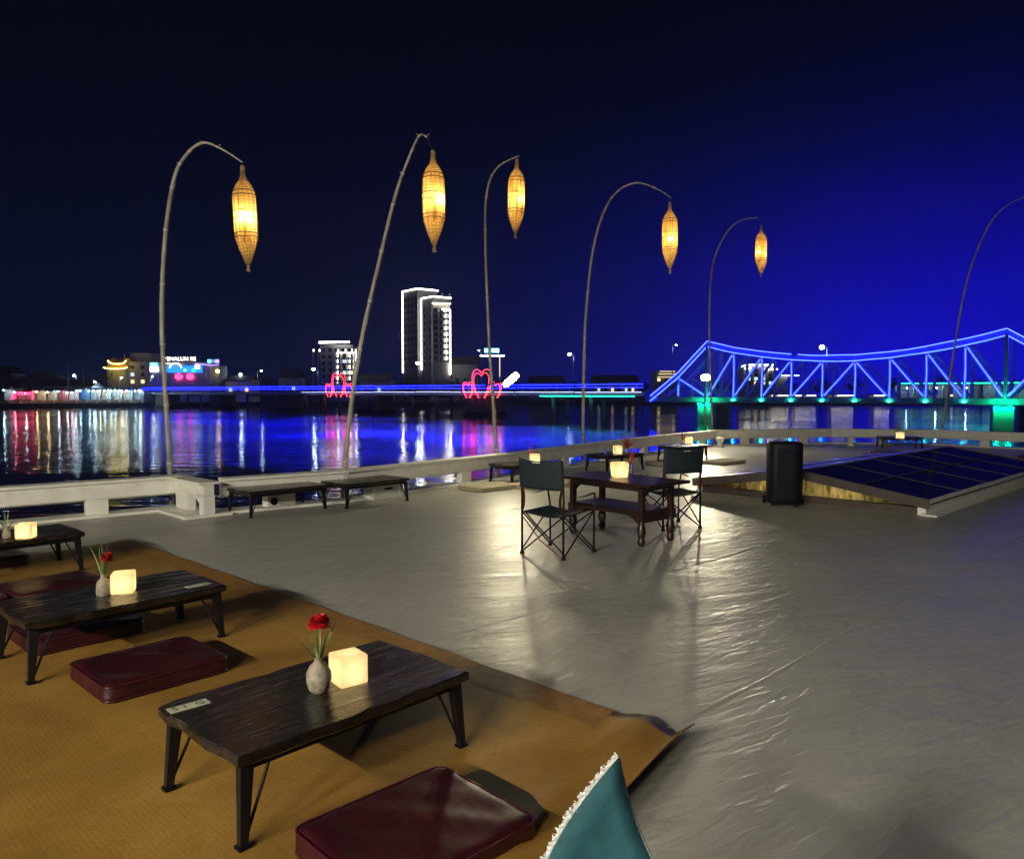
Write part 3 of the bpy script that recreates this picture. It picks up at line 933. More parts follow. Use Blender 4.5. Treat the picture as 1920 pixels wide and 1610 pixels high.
# ------------------------------------------------------------------ floor cushions
def cushion_proto(name, L, W, Hh, m, pip):
    r = thing(name, 'x', 'cushion', (0, 0, 0))
    bm = bmesh.new(); bmesh.ops.create_cube(bm, size=1.0)
    bmesh.ops.subdivide_edges(bm, edges=list(bm.edges), cuts=15, use_grid_fill=True)
    rr = min(0.026, Hh * 0.3)
    for q in bm.verts:
        # tighter spacing towards the edges, then a rounded box
        p = Vector([math.copysign(0.5 * (1 - (1 - abs(2 * k)) ** 1.5), k) for k in q.co])
        p = Vector((p.x * L, p.y * W, p.z * Hh))
        hx, hy = L / 2 - 0.05, W / 2 - 0.05
        inn = Vector((max(-hx, min(hx, p.x)), max(-hy, min(hy, p.y)), max(-Hh / 2 + rr, min(Hh / 2 - rr, p.z))))
        dd = p - inn
        e2 = Vector((dd.x / 0.05, dd.y / 0.05, dd.z / rr))
        if e2.length > 1e-6:
            k = max(abs(e2.x), abs(e2.y), abs(e2.z)) / e2.length
            dd = dd * (k if k > 0 else 1)
        p = inn + dd
        edge = (1 - (2 * p.x / L) ** 4) * (1 - (2 * p.y / W) ** 4)
        if p.z > 0:
            p.z += edge * (0.008 * math.sin(p.x * 11 + 1) * math.cos(p.y * 9) + 0.005 * math.sin(p.x * 31 + p.y * 23) - 0.006)
        else:
            pass
        sd = 0.004 * math.sin(p.x * 37 + p.z * 40) + 0.004 * math.sin(p.y * 41)
        q.co = Vector((p.x + sd * (abs(p.x) > L * 0.45), p.y + sd * (abs(p.y) > W * 0.45), p.z + Hh / 2))
    bm.verts.index_update()
    mb = MB(); mb.add([tuple(q.co) for q in bm.verts], [tuple(x.index for x in f.verts) for f in bm.faces]); bm.free()
    mb.build('pad', m, r, smooth='n')
    def ring(z, off):
        pts = []
        cx, cy = L / 2 - 0.05, W / 2 - 0.05
        for qx, qy, a0 in ((1, 1, 0), (-1, 1, 90), (-1, -1, 180), (1, -1, 270)):
            for k in range(5):
                a = R(a0 + 22.5 * k); pts.append((qx * cx + (0.05 + off) * math.cos(a), qy * cy + (0.05 + off) * math.sin(a), z))
        return pts + [pts[0]]
    for z in (Hh * 0.86, Hh * 0.14):
        MB().tube(ring(z, -0.003), 0.0065, 6, cap=False).build('piping', pip, r, smooth=True)
    return r


RED = cushion_proto('floor_cushion', 0.66, 0.56, 0.10, 'maroon_vinyl', 'maroon_piping')
RED['group'] = 'maroon floor cushions around the low tables'
red_spots = [
    ((-2.03, 4.24, MATZ), R(47), 'maroon vinyl floor cushion lying alone between the front and middle tables'),
    ((-0.33, 2.60, MATZ), R(44), 'maroon vinyl floor cushion before the front table, cut off by the bottom edge'),
    ((-3.62, 5.98, MATZ), R(50), 'maroon floor cushion behind the middle table, right one of an adjoining pair'),
    ((-4.10, 5.50, MATZ), R(47), 'maroon floor cushion behind the middle table, left one of an adjoining pair'),
    ((-2.84, 4.95, MATZ), R(47), 'maroon floor cushion half hidden under the middle table'),
    ((-4.85, 6.95, MATZ), R(47), 'maroon floor cushion under the table at the left picture edge'),
    ((9.6, 19.6, 0), R(20), 'maroon floor cushion on the deck beside the skylight ridge end'),
    ((12.4, 18.2, 0), R(40), 'maroon floor cushion at the right behind the dark skylight slope'),
]
for k, (loc, rz, label) in enumerate(red_spots):
    if k == 0: RED.location = loc; RED.rotation_euler.z = rz; RED['label'] = label
    else: dup(RED, loc, rz, label)
BEI = cushion_proto('floor_pad', 0.95, 0.62, 0.07, 'beige_cloth', 'beige_cloth')
BEI['group'] = 'pale floor pads around the bow tables'
for k, (loc, rz, label) in enumerate([
    ((-0.35, 12.75, 0), R(42), 'pale flat floor pad left of the left camp chair back'),
    ((0.45, 12.95, 0), R(42), 'pale flat floor pad directly behind the left camp chair'),
    ((1.15, 14.2, 0), R(40), 'pale flat floor pad in front of the table between the chairs, left one'),
    ((2.0, 14.35, 0), R(38), 'pale flat floor pad in front of the table between the chairs, right one'),
    ((3.5, 17.1, 0), R(40), 'pale flat floor pad left of the right camp chair back'),
    ((4.75, 17.3, 0), R(40), 'pale flat floor pad right of the right camp chair under the table edge'),
]):
    if k == 0: BEI.location = loc; BEI.rotation_euler.z = rz; BEI['label'] = label
    else: dup(BEI, loc, rz, label)

# ------------------------------------------------------------------ camp chairs
def chair(name, label, loc, rz, cloth='chair_cloth', trim=None, group='folding camp chairs'):
    r = thing(name, label, 'chair', loc, rz, group)
    rx, ry, fx, fy = 0.25, -0.23, 0.27, 0.27
    rear = {}; front = {}
    for s in (-1, 1):
        MB().tube([(s * rx, ry, 0.0), (s * rx, ry, 0.60), (s * (rx + 0.005), ry - 0.03, 0.95)], 0.011, 8).build('rear_post', 'black_metal', r, smooth=True)
        MB().tube([(s * fx, fy, 0.0), (s * fx, fy, 0.42), (s * (fx + 0.02), fy - 0.02, 0.60)], 0.010, 8).build('front_post', 'black_metal', r, smooth=True)
        for x, y in ((s * rx, ry), (s * fx, fy)):
            MB().lathe([(0.022, 0.0), (0.024, 0.012), (0.016, 0.03)], 10, (x, y, 0)).build('foot', 'dark_plastic', r, smooth='n')
        # side cross
        for dy in (0.0, ):
            MB().tube([(s * (rx + 0.012), ry, 0.03), (s * (fx + 0.0), fy, 0.42)], 0.008, 6).build('side_brace', 'black_metal', r)
            MB().tube([(s * (fx + 0.012), fy, 0.03), (s * (rx - 0.0), ry, 0.42)], 0.008, 6).build('side_brace', 'black_metal', r)
        # arm strap
        MB().grid(lambda a, b, s=s: (s * (rx + 0.01 + (fx - rx + 0.01) * b) + (a - 0.5) * 0.055, ry + (fy - 0.02 - ry) * b, 0.615 - 0.03 * math.sin(math.pi * b) - 0.01 * b), 2, 8).build('arm_strap', cloth, r, smooth=True)
        # red webbing beside the back
        MB().grid(lambda a, b, s=s: (s * (rx - 0.012) - s * 0.02 * math.sin(math.pi * b), ry - 0.012 + (a - 0.5) * 0.045, 0.66 - 0.22 * b), 1, 6).build('back_webbing', 'red_strap', r, smooth=True)
    for y, hw in ((ry, rx), (fy, fx)):
        off = 0.013 if y < 0 else -0.013
        MB().tube([(-hw, y + off, 0.03), (hw, y + off, 0.42)], 0.008, 6).build('cross_brace', 'black_metal', r)
        MB().tube([(hw, y + off * 2.6, 0.03), (-hw, y + off * 2.6, 0.42)], 0.008, 6).build('cross_brace', 'black_metal', r)
    MB().grid(lambda a, b: ((a - 0.5) * 2 * (rx + (fx - rx) * b), ry + (fy - ry) * b, 0.425 - 0.07 * (4 * a * (1 - a)) * (0.45 + 0.55 * 4 * b * (1 - b))), 12, 10).build('seat', cloth, r, smooth=True)
    def bk(a, b):
        x = (a - 0.5) * 2 * (rx + 0.010)
        bow = 0.035 * 4 * a * (1 - a)
        z = 0.66 + 0.30 * b - 0.025 * 4 * a * (1 - a) * b
        return (x, ry - 0.03 * (z - 0.6) / 0.35 - 0.013 - bow, z)
    bp = MB().grid(bk, 14, 8).build('back_panel', cloth, r, smooth=True)
    md = bp.modifiers.new('thick', 'SOLIDIFY'); md.thickness = 0.006
    MB().beam((-0.045, ry - 0.105, 0.925), (0.045, ry - 0.105, 0.925), 0.004, 0.010).build('label_tag', 'trim_cloth', bp)
    MB().tube([(-rx, ry - 0.02, 0.40), (0.02, ry - 0.06, 0.17), (rx, ry - 0.02, 0.02)], 0.006, 5).build('carry_strap', 'red_strap', r)
    return r


chair('camp_chair', 'dark teal folding camp chair seen from behind, nearer one at the wooden table', (0.44, 7.60, 0), R(-39))
chair('camp_chair', 'dark teal folding camp chair beyond the right end of the wooden table', (1.90, 9.12, 0), R(20))

# teal butterfly chair whose pointed back corner juts into the bottom of the view
tch = thing('butterfly_chair', 'teal cloth chair back corner with frayed white trim at the bottom edge', 'chair', (0.30, 0.85, 0))
HA, HB = Vector((0.188, 1.34, 0.952)), Vector((0.70, 0.95, 0.95))
GA, GB = Vector((-0.22, 1.00, 0.52)), Vector((0.30, 0.52, 0.52))
def bez(a, c, b, t_): return a * (1 - t_) ** 2 + c * 2 * t_ * (1 - t_) + b * t_ * t_
def sling(a, b):
    top = bez(HA, Vector((0.27, 1.22, 0.50)), HB, a)
    bot = bez(GA, Vector((0.06, 0.80, 0.36)), GB, a)
    p = top.lerp(bot, b)
    bl = math.sin(math.pi * min(1, b / 0.45)) * (1 - a) ** 4
    p.x -= 0.020 * bl; p.z += 0.016 * bl
    p.z -= 0.16 * 4 * b * (1 - b) * (4 * a * (1 - a)) ** 0.6 + 0.03 * 4 * b * (1 - b)
    return tuple(p)
sp = MB().grid(sling, 30, 24).build('sling', 'teal_cloth', tch, smooth=True, world=True)
md = sp.modifiers.new('thick', 'SOLIDIFY'); md.thickness = 0.006
tr_ = MB()
for k in range(800):
    b0 = random.random() ** 1.2 * 0.9; a0 = random.uniform(-0.006, 0.012)
    p = Vector(sling(max(0, a0), b0)) + Vector((min(0, a0) * 0.6, 0, 0.004))
    d_ = Vector((random.uniform(-1, 0.4), random.uniform(-0.5, 0.5), random.uniform(-0.3, 1.0))).normalized() * random.uniform(0.003, 0.007)
    w_ = d_.cross(Vector((0.3, 1, 0.2))).normalized() * random.uniform(0.0012, 0.0028)
    tr_.add([p - w_, p + w_, p + d_ + w_ * 0.6, p + d_ - w_ * 0.6], [(0, 1, 2, 3)])
tr_.tube([sling(0.0, k / 40 * 0.95) for k in range(41)], 0.0045, 6)
tr_.tube([sling(0.022, k / 40 * 0.95) for k in range(41)], 0.0035, 6)
tr_.build('frayed_trim', 'trim_cloth', sp, world=True)
MB().tube([sling(k / 30, 0) for k in range(31)], 0.0042, 5).build('edge_seam', 'trim_cloth', sp, smooth=True, world=True)
for a, b in ((HA, (0.07, 1.27, 0.012)), (HB, (0.62, 0.62, 0.012)), (GA, (0.58, 0.98, 0.012)), (GB, (0.14, 1.10, 0.012))):
    MB().tube([a + Vector((0, 0, -0.02)), Vector(b)], 0.008, 7).build('frame_rod', 'black_metal', tch, smooth=True, world=True)

# ------------------------------------------------------------------ wooden table with shelf and turned legs
ct = thing('coffee_table', 'brown wooden table with lower shelf and turned bulbous feet between the chairs', 'table', (1.20, 8.44, 0), R(-48.5))
MB().box((0, 0, 0.645), (1.34, 0.70, 0.032), 0, 0.008).build('table_top', 'mahogany', ct)
for sy in (-1, 1):
    MB().box((0, sy * 0.26, 0.60), (1.02, 0.025, 0.055)).build('rail', 'mahogany', ct)
for sx in (-1, 1):
    MB().box((sx * 0.51, 0, 0.60), (0.025, 0.47, 0.055)).build('rail', 'mahogany', ct)
MB().box((0, 0, 0.355), (1.02, 0.50, 0.028), 0, 0.006).build('shelf', 'mahogany', ct)
for sy in (-1, 1):
    n = 14; vs = []
    for i in range(n + 1):
        x = -0.46 + 0.92 * i / n
        zb = 0.225 + 0.085 * min(1, (1 - abs(2 * i / n - 1)) * 3.0) ** 0.7
        for y in (sy * 0.245 - 0.012, sy * 0.245 + 0.012): vs += [(x, y, zb), (x, y, 0.340)]
    fs = []
    for i in range(n):
        a = 4 * i
        fs += [(a, a + 4, a + 5, a + 1), (a + 2, a + 3, a + 7, a + 6), (a, a + 2, a + 6, a + 4), (a + 1, a + 5, a + 7, a + 3)]
    fs += [(0, 1, 3, 2), (4 * n, 4 * n + 2, 4 * n + 3, 4 * n + 1)]
    MB().add(vs, fs).build('arched_apron', 'mahogany', ct)
for sx in (-1, 1):
    MB().box((sx * 0.475, 0, 0.29), (0.022, 0.40, 0.10)).build('end_apron', 'mahogany', ct)
    for sy in (-1, 1):
        x, y = sx * 0.49, sy * 0.245
        lg = MB().box((x, y, 0.475), (0.058, 0.058, 0.24), 0, 0.006).build('leg', 'mahogany', ct)
        MB().box((x, y, 0.31), (0.085, 0.085, 0.10), 0, 0.008).build('leg_block', 'mahogany', lg)
        MB().lathe([(0.022, 0.0), (0.036, 0.02), (0.042, 0.05), (0.034, 0.075), (0.030, 0.085), (0.043, 0.11), (0.048, 0.15), (0.044, 0.19), (0.033, 0.225), (0.030, 0.24), (0.042, 0.26)], 16, (x, y, 0)).build('turned_foot', 'mahogany', lg, smooth='n')
        MB().beam((x, y - sy * 0.02, 0.50), (x, y - sy * 0.13, 0.585), 0.022, 0.022).build('corner_bracket', 'mahogany', lg)
CUBE2 = cube_proto(True)
CUBE2['label'] = 'lit cream flared cube lamp on the wooden table between the chairs'
pc = P(1163, 896, 0.662); CUBE2.location = (pc.x, pc.y + 0.06, 0.6625); CUBE2.rotation_euler.z = R(10); CUBE2.scale = (1.32,) * 3
pv = P(1183, 895, 0.662)
posy('flower_vase', 'glass vase with dull red leaves right of the lamp on the wooden table', (pv.x + 0.01, pv.y + 0.13, 0.6625), 'glass', None, leafm='red_leaf', leaves=12, spread=0.5, ll=0.17, seed=21, vs=1.15)
gl = thing('drinking_glass', 'small clear drinking glass left of the cube on the table between the chairs', 'glass', on_table('bow_b', -0.28, 0.0))
MB().lathe([(0.022, 0.0), (0.024, 0.003), (0.032, 0.10)], 14, cap=False).build('bowl', 'clear_glass', gl, smooth='n')
MB().lathe([(0.021, 0.002), (0.021, 0.006)], 12).build('base', 'clear_glass', gl)

# ------------------------------------------------------------------ black trolley loudspeaker
spk = thing('loudspeaker', 'tall black rounded loudspeaker on small wheels beside the skylight gable', 'loudspeaker', (3.86, 10.86, 0), R(-14))
bm = bmesh.new(); bmesh.ops.create_cube(bm, size=1.0)
for q in bm.verts: q.co = Vector((q.co.x * 0.48, q.co.y * 0.40, 0.04 + (q.co.z + 0.5) * 0.86))
bmesh.ops.bevel(bm, geom=[e for e in bm.edges if abs(e.verts[0].co.z - e.verts[1].co.z) > 0.1], offset=0.13, segments=6, profile=0.5, affect='EDGES')
bmesh.ops.bevel(bm, geom=[e for e in bm.edges if abs(e.verts[0].co.z - e.verts[1].co.z) < 1e-5], offset=0.035, segments=3, profile=0.5, affect='EDGES')
bm.verts.index_update(); mb = MB(); mb.add([tuple(q.co) for q in bm.verts], [tuple(x.index for x in f.verts) for f in bm.faces]); bm.free()
mb.build('cabinet', 'dark_plastic', spk, smooth='n')
MB().box((0, -0.196, 0.46), (0.22, 0.02, 0.70), 0, 0.008).build('grille', 'speaker_grille', spk)
MB().box((0, 0.19, 0.80), (0.20, 0.05, 0.05), 0, 0.01).build('handle', 'dark_plastic', spk)
for sx in (-1, 1):
    MB().tube([(sx * 0.235, 0.15, 0.055), (sx * 0.275, 0.15, 0.055)], 0.055, 16).build('wheel', 'dark_plastic', spk)
    MB().box((sx * 0.15, -0.12, 0.022), (0.05, 0.05, 0.044)).build('foot', 'dark_plastic', spk)
    MB().lathe([(0.010, 0), (0.010, 0.004)], 8, (sx * 0.17, -0.198, 0.10)).build('screw_cap', 'grey_metal', spk)

# ------------------------------------------------------------------ gabled skylight
SK = thing('gable_skylight', 'low gabled skylight with black glossy panels and warm light under its gable', 'skylight', (4.22, 11.2, 0), R(44.5))
# local: x runs along the ridge away from the viewer, y to the left
SL, SW, EV, AP = 6.8, 1.66, 0.20, 0.46
for s in (-1, 1):
    MB().box((SL / 2, s * SW, 0.055), (SL + 0.1, 0.10, 0.11)).build('coaming', 'white_paint', SK)
    MB().box((SL / 2, s * (SW + 0.12), 0.012), (SL + 0.3, 0.20, 0.02)).build('base_plank', 'white_paint', SK)
for x in (0, SL):
    MB().box((x, 0, 0.045), (0.10, 2 * SW - 0.104, 0.09)).build('coaming', 'fascia', SK)
nrow, ncol = 5, 2
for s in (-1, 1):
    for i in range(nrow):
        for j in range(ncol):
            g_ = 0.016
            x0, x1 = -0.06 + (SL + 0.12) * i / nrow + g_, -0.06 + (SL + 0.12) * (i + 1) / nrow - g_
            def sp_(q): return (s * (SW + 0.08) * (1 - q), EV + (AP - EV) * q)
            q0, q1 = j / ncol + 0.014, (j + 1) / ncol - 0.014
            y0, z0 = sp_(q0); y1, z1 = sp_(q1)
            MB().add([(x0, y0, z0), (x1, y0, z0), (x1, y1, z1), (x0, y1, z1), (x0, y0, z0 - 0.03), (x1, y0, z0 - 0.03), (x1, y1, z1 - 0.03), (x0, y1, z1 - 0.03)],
                     [(0, 1, 2, 3), (7, 6, 5, 4), (0, 4, 5, 1), (1, 5, 6, 2), (2, 6, 7, 3), (3, 7, 4, 0)]).build('roof_panel', 'dark_glass' if s < 0 else 'slope_reflection', SK)  # left slope: same dark panels, coloured pale for what they reflect
    # slab that carries the panels
    y0, z0 = s * (SW + 0.075), EV - 0.034; y1, z1 = 0.0, AP - 0.034
    MB().add([(-0.05, y0, z0), (SL + 0.05, y0, z0), (SL + 0.05, y1, z1), (-0.05, y1, z1), (-0.05, y0, z0 - 0.03), (SL + 0.05, y0, z0 - 0.03), (SL + 0.05, y1, z1 - 0.03), (-0.05, y1, z1 - 0.03)],
             [(0, 1, 2, 3), (7, 6, 5, 4), (0, 4, 5, 1), (1, 5, 6, 2), (2, 6, 7, 3), (3, 7, 4, 0)]).build('roof_board', 'grey_metal', SK)
    for x in (-0.085, SL + 0.085):
        MB().beam((x, s * (SW + 0.10), EV - 0.050), (x, s * 0.002, AP - 0.050), 0.03, 0.125).build('rake_board', 'fascia', SK)
    def on_slope(x, q, up): return (x, s * (SW + 0.08) * (1 - q), EV + (AP - EV) * q + up)
    for i in range(1, nrow):
        x = -0.06 + (SL + 0.12) * i / nrow
        MB().beam(on_slope(x, 0.01, 0.004), on_slope(x, 0.985, 0.004), 0.026, 0.010).build('glazing_bar', 'bar_metal', SK)
    MB().beam(on_slope(-0.06, 0.5, 0.006), on_slope(SL + 0.06, 0.5, 0.006), 0.028, 0.012).build('glazing_bar', 'bar_metal', SK)
    MB().beam((-0.07, s * (SW + 0.095), EV - 0.018), (SL + 0.07, s * (SW + 0.095), EV - 0.018), 0.022, 0.05).build('eave_trim', 'white_paint', SK)
    npan = 8
    for i in range(npan):
        x0 = SL * i / npan
        MB().box((x0 + SL / npan / 2, s * (SW + 0.02), 0.148), (SL / npan - 0.05, 0.012, 0.07)).build('side_pane', 'frosted', SK)
        MB().box((x0 + 0.002, s * (SW + 0.025), 0.143), (0.035, 0.03, 0.068)).build('mullion', 'black_metal', SK)
MB().beam((-0.07, 0, AP + 0.006), (SL + 0.07, 0, AP + 0.006), 0.05, 0.016).build('ridge_cap', 'grey_metal', SK)
MB().grid(lambda a, b: (0.10 + 0.012 * math.sin(a * 90), (a - 0.5) * 2 * (SW - 0.05), 0.09 + b * max(0.0, (EV - 0.08) + (AP - EV) * (1 - abs(2 * a - 1)) - 0.09)), 120, 2).build('gable_curtain', 'curtain', SK, smooth=True)
for y in (-0.55, 0.45):
    b = bmesh.new(); bmesh.ops.create_uvsphere(b, u_segments=10, v_segments=8, radius=0.025)
    b.verts.index_update(); mb = MB(); mb.add([(q.co.x + 0.45, q.co.y + y, q.co.z + 0.13) for q in b.verts], [tuple(x.index for x in f.verts) for f in b.faces]); b.free()
    mb.build('inside_bulb', 'skylight_bulb', SK, smooth=True)

# small fittings along the rail
lampb = thing('deck_lamp_box', 'small white box lamp with round black lens under the left rail table', 'lamp', (-3.28, 10.62, 0), R(50))
MB().box((0, 0, 0.10), (0.34, 0.14, 0.20), 0, 0.01).build('case', 'white_paint', lampb)
MB().lathe([(0.055, 0), (0.055, 0.012)], 16).build('round_lens', 'dark_plastic', lampb)
lampb.children[1].rotation_euler = (R(90), 0, 0); lampb.children[1].location = (-0.07, -0.07, 0.10)
lk = thing('deck_locker', 'cream white low locker under the right rail table', 'locker', (-1.95, 11.62, 0), R(52))
MB().box((0, 0, 0.14), (0.62, 0.22, 0.28), 0, 0.01).build('body', 'white_paint', lk)
MB().box((0, -0.113, 0.15), (0.16, 0.012, 0.03)).build('handle', 'dark_plastic', lk)
for s in (-1, 1): MB().box((s * 0.25, -0.112, 0.14), (0.06, 0.01, 0.24)).build('stile', 'white_paint', lk)
for k, (u, v) in enumerate(((1595, 836), (1350, 838))):
    p = P(u, v, 0)
    bo = thing('mooring_bollard', ('round white mooring bollard under the bow rail', 'round green lit bollard at the bow rail corner')[k], 'bollard', (p.x, p.y, 0), 0, None)
    MB().lathe([(0.10, 0), (0.09, 0.03), (0.075, 0.14), (0.12, 0.20), (0.125, 0.25), (0.09, 0.28)], 16).build('drum', 'white_paint', bo, smooth='n')
    MB().lathe([(0.13, 0.0), (0.13, 0.012)], 16).build('flange', 'white_paint', bo)

# ------------------------------------------------------------------ river bridge
T1 = Vector((33.2, 131.0, 0)); T2 = Vector((66.0, 103.0, 0))
BD = (T2 - T1).normalized(); SPAN = (T2 - T1).length
BN = Vector((-BD.y, BD.x, 0))                   # away from the viewer
if BN.y < 0: BN = -BN


def BR(s, off, z):
    p = T1 + BD * s + BN * off
    return Vector((p.x, p.y, z))


DZ = 0.75                                        # bridge deck level
NP = 9
tops = [10.2, 8.95, 8.15, 7.55, 7.2, 7.15, 7.45, 8.05, 8.9, 10.05]
tb = thing('truss_bridge', 'steel truss bridge with sagging top chord outlined in blue light strips', 'bridge', (T1.x, T1.y, WATER))
s_nodes = [SPAN * k / NP for k in range(NP + 1)]
nodes = [(-10.9, 0.9)] + [(-5.4, 5.0)] + list(zip(s_nodes, tops)) + [(SPAN + 4.8, 7.0), (SPAN + 9.6, 4.0), (SPAN + 14.0, 0.9)]
for side, off in (('near', 0.0), ('far', 5.2)):
    lit = side == 'near'
    for k in range(len(nodes) - 1):
        (s0, z0), (s1, z1) = nodes[k], nodes[k + 1]
        MB().beam(BR(s0, off, z0 - 0.42), BR(s1, off, z1 - 0.42), 0.40, 0.62).build('top_chord', 'bridge_steel', tb, world=True)
        if lit:
            for dz in (0.02, -0.88):
                if dz == 0.02 and k == 5:
                    q0, q1 = 0.22, 1.0
                else: q0, q1 = 0.0, 1.0
                zz0 = z0 + dz; zz1 = z1 + dz
                a = BR(s0 + (s1 - s0) * q0, -0.26, zz0 + (zz1 - zz0) * q0); b = BR(s0 + (s1 - s0) * q1, -0.26, zz1)
                mid = a.lerp(b, 0.5) + Vector((0, 0, random.uniform(-0.07, 0.05)))
                MB().tube([a, mid, b], 0.060, 6).build('chord_light_strip', 'led_pale', tb, world=True)
    for k, (s0, z0) in enumerate(nodes):
        if k in (0, len(nodes) - 1): continue
        wd = 0.75 if k in (2, 2 + NP) else 0.36
        MB().beam(BR(s0, off, DZ), BR(s0, off, z0 - 0.7), wd, 0.4, (BD.x, BD.y, 0)).build('vertical', 'bridge_steel', tb, world=True)
        if lit:
            MB().tube([BR(s0 + 0.0, -0.26, DZ + 0.2), BR(s0 + 0.08, -0.26, (z0 + DZ) / 2), BR(s0, -0.26, z0 - (1.3 if 2 < k < 2 + NP else (1.0 if k == 2 else 3.2)))], 0.040, 6).build('vertical_light_strip', 'led_pale', tb, world=True)
    diags = []
    for i in range(NP):
        if i < 5 and i != 4: diags.append((s_nodes[i] + 0.3, DZ + 0.3, s_nodes[i + 1] - 0.25, tops[i + 1] - 1.2))
        elif i == 4: diags.append((s_nodes[4] + 0.3, DZ + 0.3, s_nodes[5] - 0.25, tops[5] - 1.2))
        else: diags.append((s_nodes[i] + 0.25, tops[i] - 1.2, s_nodes[i + 1] - 0.3, DZ + 0.3))
    diags.append((-5.2, 3.9, -0.4, DZ + 0.3))
    diags.append((SPAN + 0.3, DZ + 0.3, SPAN + 4.6, 6.0))
    if not lit: diags.append((s_nodes[4] + 0.3, 6.0, s_nodes[5] - 0.3, DZ + 0.3))
    for s0, z0, s1, z1 in diags:
        MB().beam(BR(s0, off, z0), BR(s1, off, z1), 0.34, 0.42).build('diagonal', 'bridge_steel', tb, world=True)
        if lit:
            a, b = BR(s0, -0.26, z0), BR(s1, -0.26, z1)
            MB().tube([a, a.lerp(b, 0.5) + Vector((0, 0, random.uniform(-0.08, 0.08))), b], 0.040, 6).build('diagonal_light_strip', 'led_pale', tb, world=True)
    # bottom girder and handrail
    MB().beam(BR(-12, off, DZ - 0.45), BR(SPAN + 16, off, DZ - 0.45), 0.35, 0.9).build('bottom_girder', 'bridge_steel', tb, world=True)
for k in range(2, 3 + NP):
    s0, z0 = nodes[k]
    MB().beam(BR(s0, 0.2, z0 - 0.75), BR(s0, 5.0, z0 - 0.75), 0.30, 0.34).build('portal_beam', 'bridge_steel', tb, world=True)
MB().beam(BR(-12, 2.6, DZ - 0.25), BR(SPAN + 16, 2.6, DZ - 0.25), 4.75, 0.25).build('roadway', 'bridge_deck', tb, world=True)
for zz in (DZ + 0.6, DZ + 1.1):
    MB().tube([BR(-11, 0.5, zz), BR(SPAN + 14, 0.5, zz)], 0.035, 5).build('handrail', 'bridge_steel', tb, world=True)
for k in range(1, NP):
    c = BR(s_nodes[k], -0.30, DZ - 0.50)
    lo = MB().box(tuple(c), (0.34, 0.20, 0.20), math.atan2(BD.y, BD.x)).build('green_lamp', 'lamp_green', tb, world=True)
    MB().beam(BR(s_nodes[k] - 0.5, -0.36, DZ - 0.64), BR(s_nodes[k] + 0.5, -0.36, DZ - 0.64), 0.5, 0.05).build('lamp_tray', 'bridge_steel', lo, world=True)
for s0 in (0.0, SPAN):
    pr_ = MB()
    for dz0, dz1, ex in ((WATER - 1, -0.30, 0.0),):
        pts = [BR(s0 + a, b, 0) for a, b in ((-1.2, -1.0), (1.2, -1.0), (1.7, 0), (1.7, 5.4), (1.2, 6.6), (-1.2, 6.6), (-1.7, 5.4), (-1.7, 0))]
        pr_.prism([(p.x, p.y) for p in pts], dz0, dz1)
    pr_.build('pier', 'concrete', tb, world=True)
    for a in (-0.75, 0.75):
        c = BR(s0 + a, -1.45, -0.42)
        MB().box(tuple(c), (0.36, 0.22, 0.14), math.atan2(BD.y, BD.x)).build('green_lamp', 'flood_green', tb, world=True)
        MB().beam(BR(s0 + a, -1.0, -0.34), BR(s0 + a, -1.5, -0.34), 0.05, 0.04).build('lamp_bracket', 'bridge_steel', tb, world=True)

# low footbridge running on to the far bank
fb = thing('foot_bridge', 'long low bridge on piers with blue light strips leading to the far bank', 'bridge', tuple(BR(-60, 2.6, WATER)))
S0, S1 = -12.2, -222.0
step = 15.0
s = S0
while s > S1 + 1:
    e = max(s - step + 0.1, S1)
    MB().beam(BR(s, 2.4, 1.05), BR(e, 2.4, 1.05), 5.2, 0.55).build('span', 'bridge_deck', fb, world=True)
    MB().beam(BR(s, -0.30, 1.22), BR(e, -0.30, 1.22), 0.16, 0.7).build('edge_girder', 'bridge_steel', fb, world=True)
    for zz, m_, rr, ex in ((1.62, 'edge_white', 0.032, 0.0), (2.45, 'led_blue', 0.060, 0.05), (3.05, 'led_blue', 0.070, -0.05)):
        q = 0.35 if (zz == 1.62 and s < -120) else 0.0
        eo = -0.95 if zz == 1.62 else -0.42
        a = BR(s - 0.1, eo, zz + random.uniform(-0.04, 0.04)); b = BR(e + 0.1, eo, zz + random.uniform(-0.06, 0.06))
        if zz == 1.62 and s < -112: continue
        MB().tube([a, a.lerp(b, 0.5) + Vector((0, 0, random.uniform(-0.06, 0.03))), b], rr, 5).build('light_strip', m_ if m_ in M else 'led_pale', fb, world=True)
    for q in range(5):
        ss = s + (e - s) * (q + 0.5) / 5
        MB().beam(BR(ss, -0.30, 1.5), BR(ss, -0.30, 3.05), 0.08, 0.08, (BD.x, BD.y, 0)).build('rail_post', 'bridge_steel', fb, world=True)
    s -= step
MB().tube([BR(-14, -0.5, 0.78), BR(-36, -0.5, 0.78)], 0.05, 5).build('green_light_strip', 'led_green', fb, world=True)
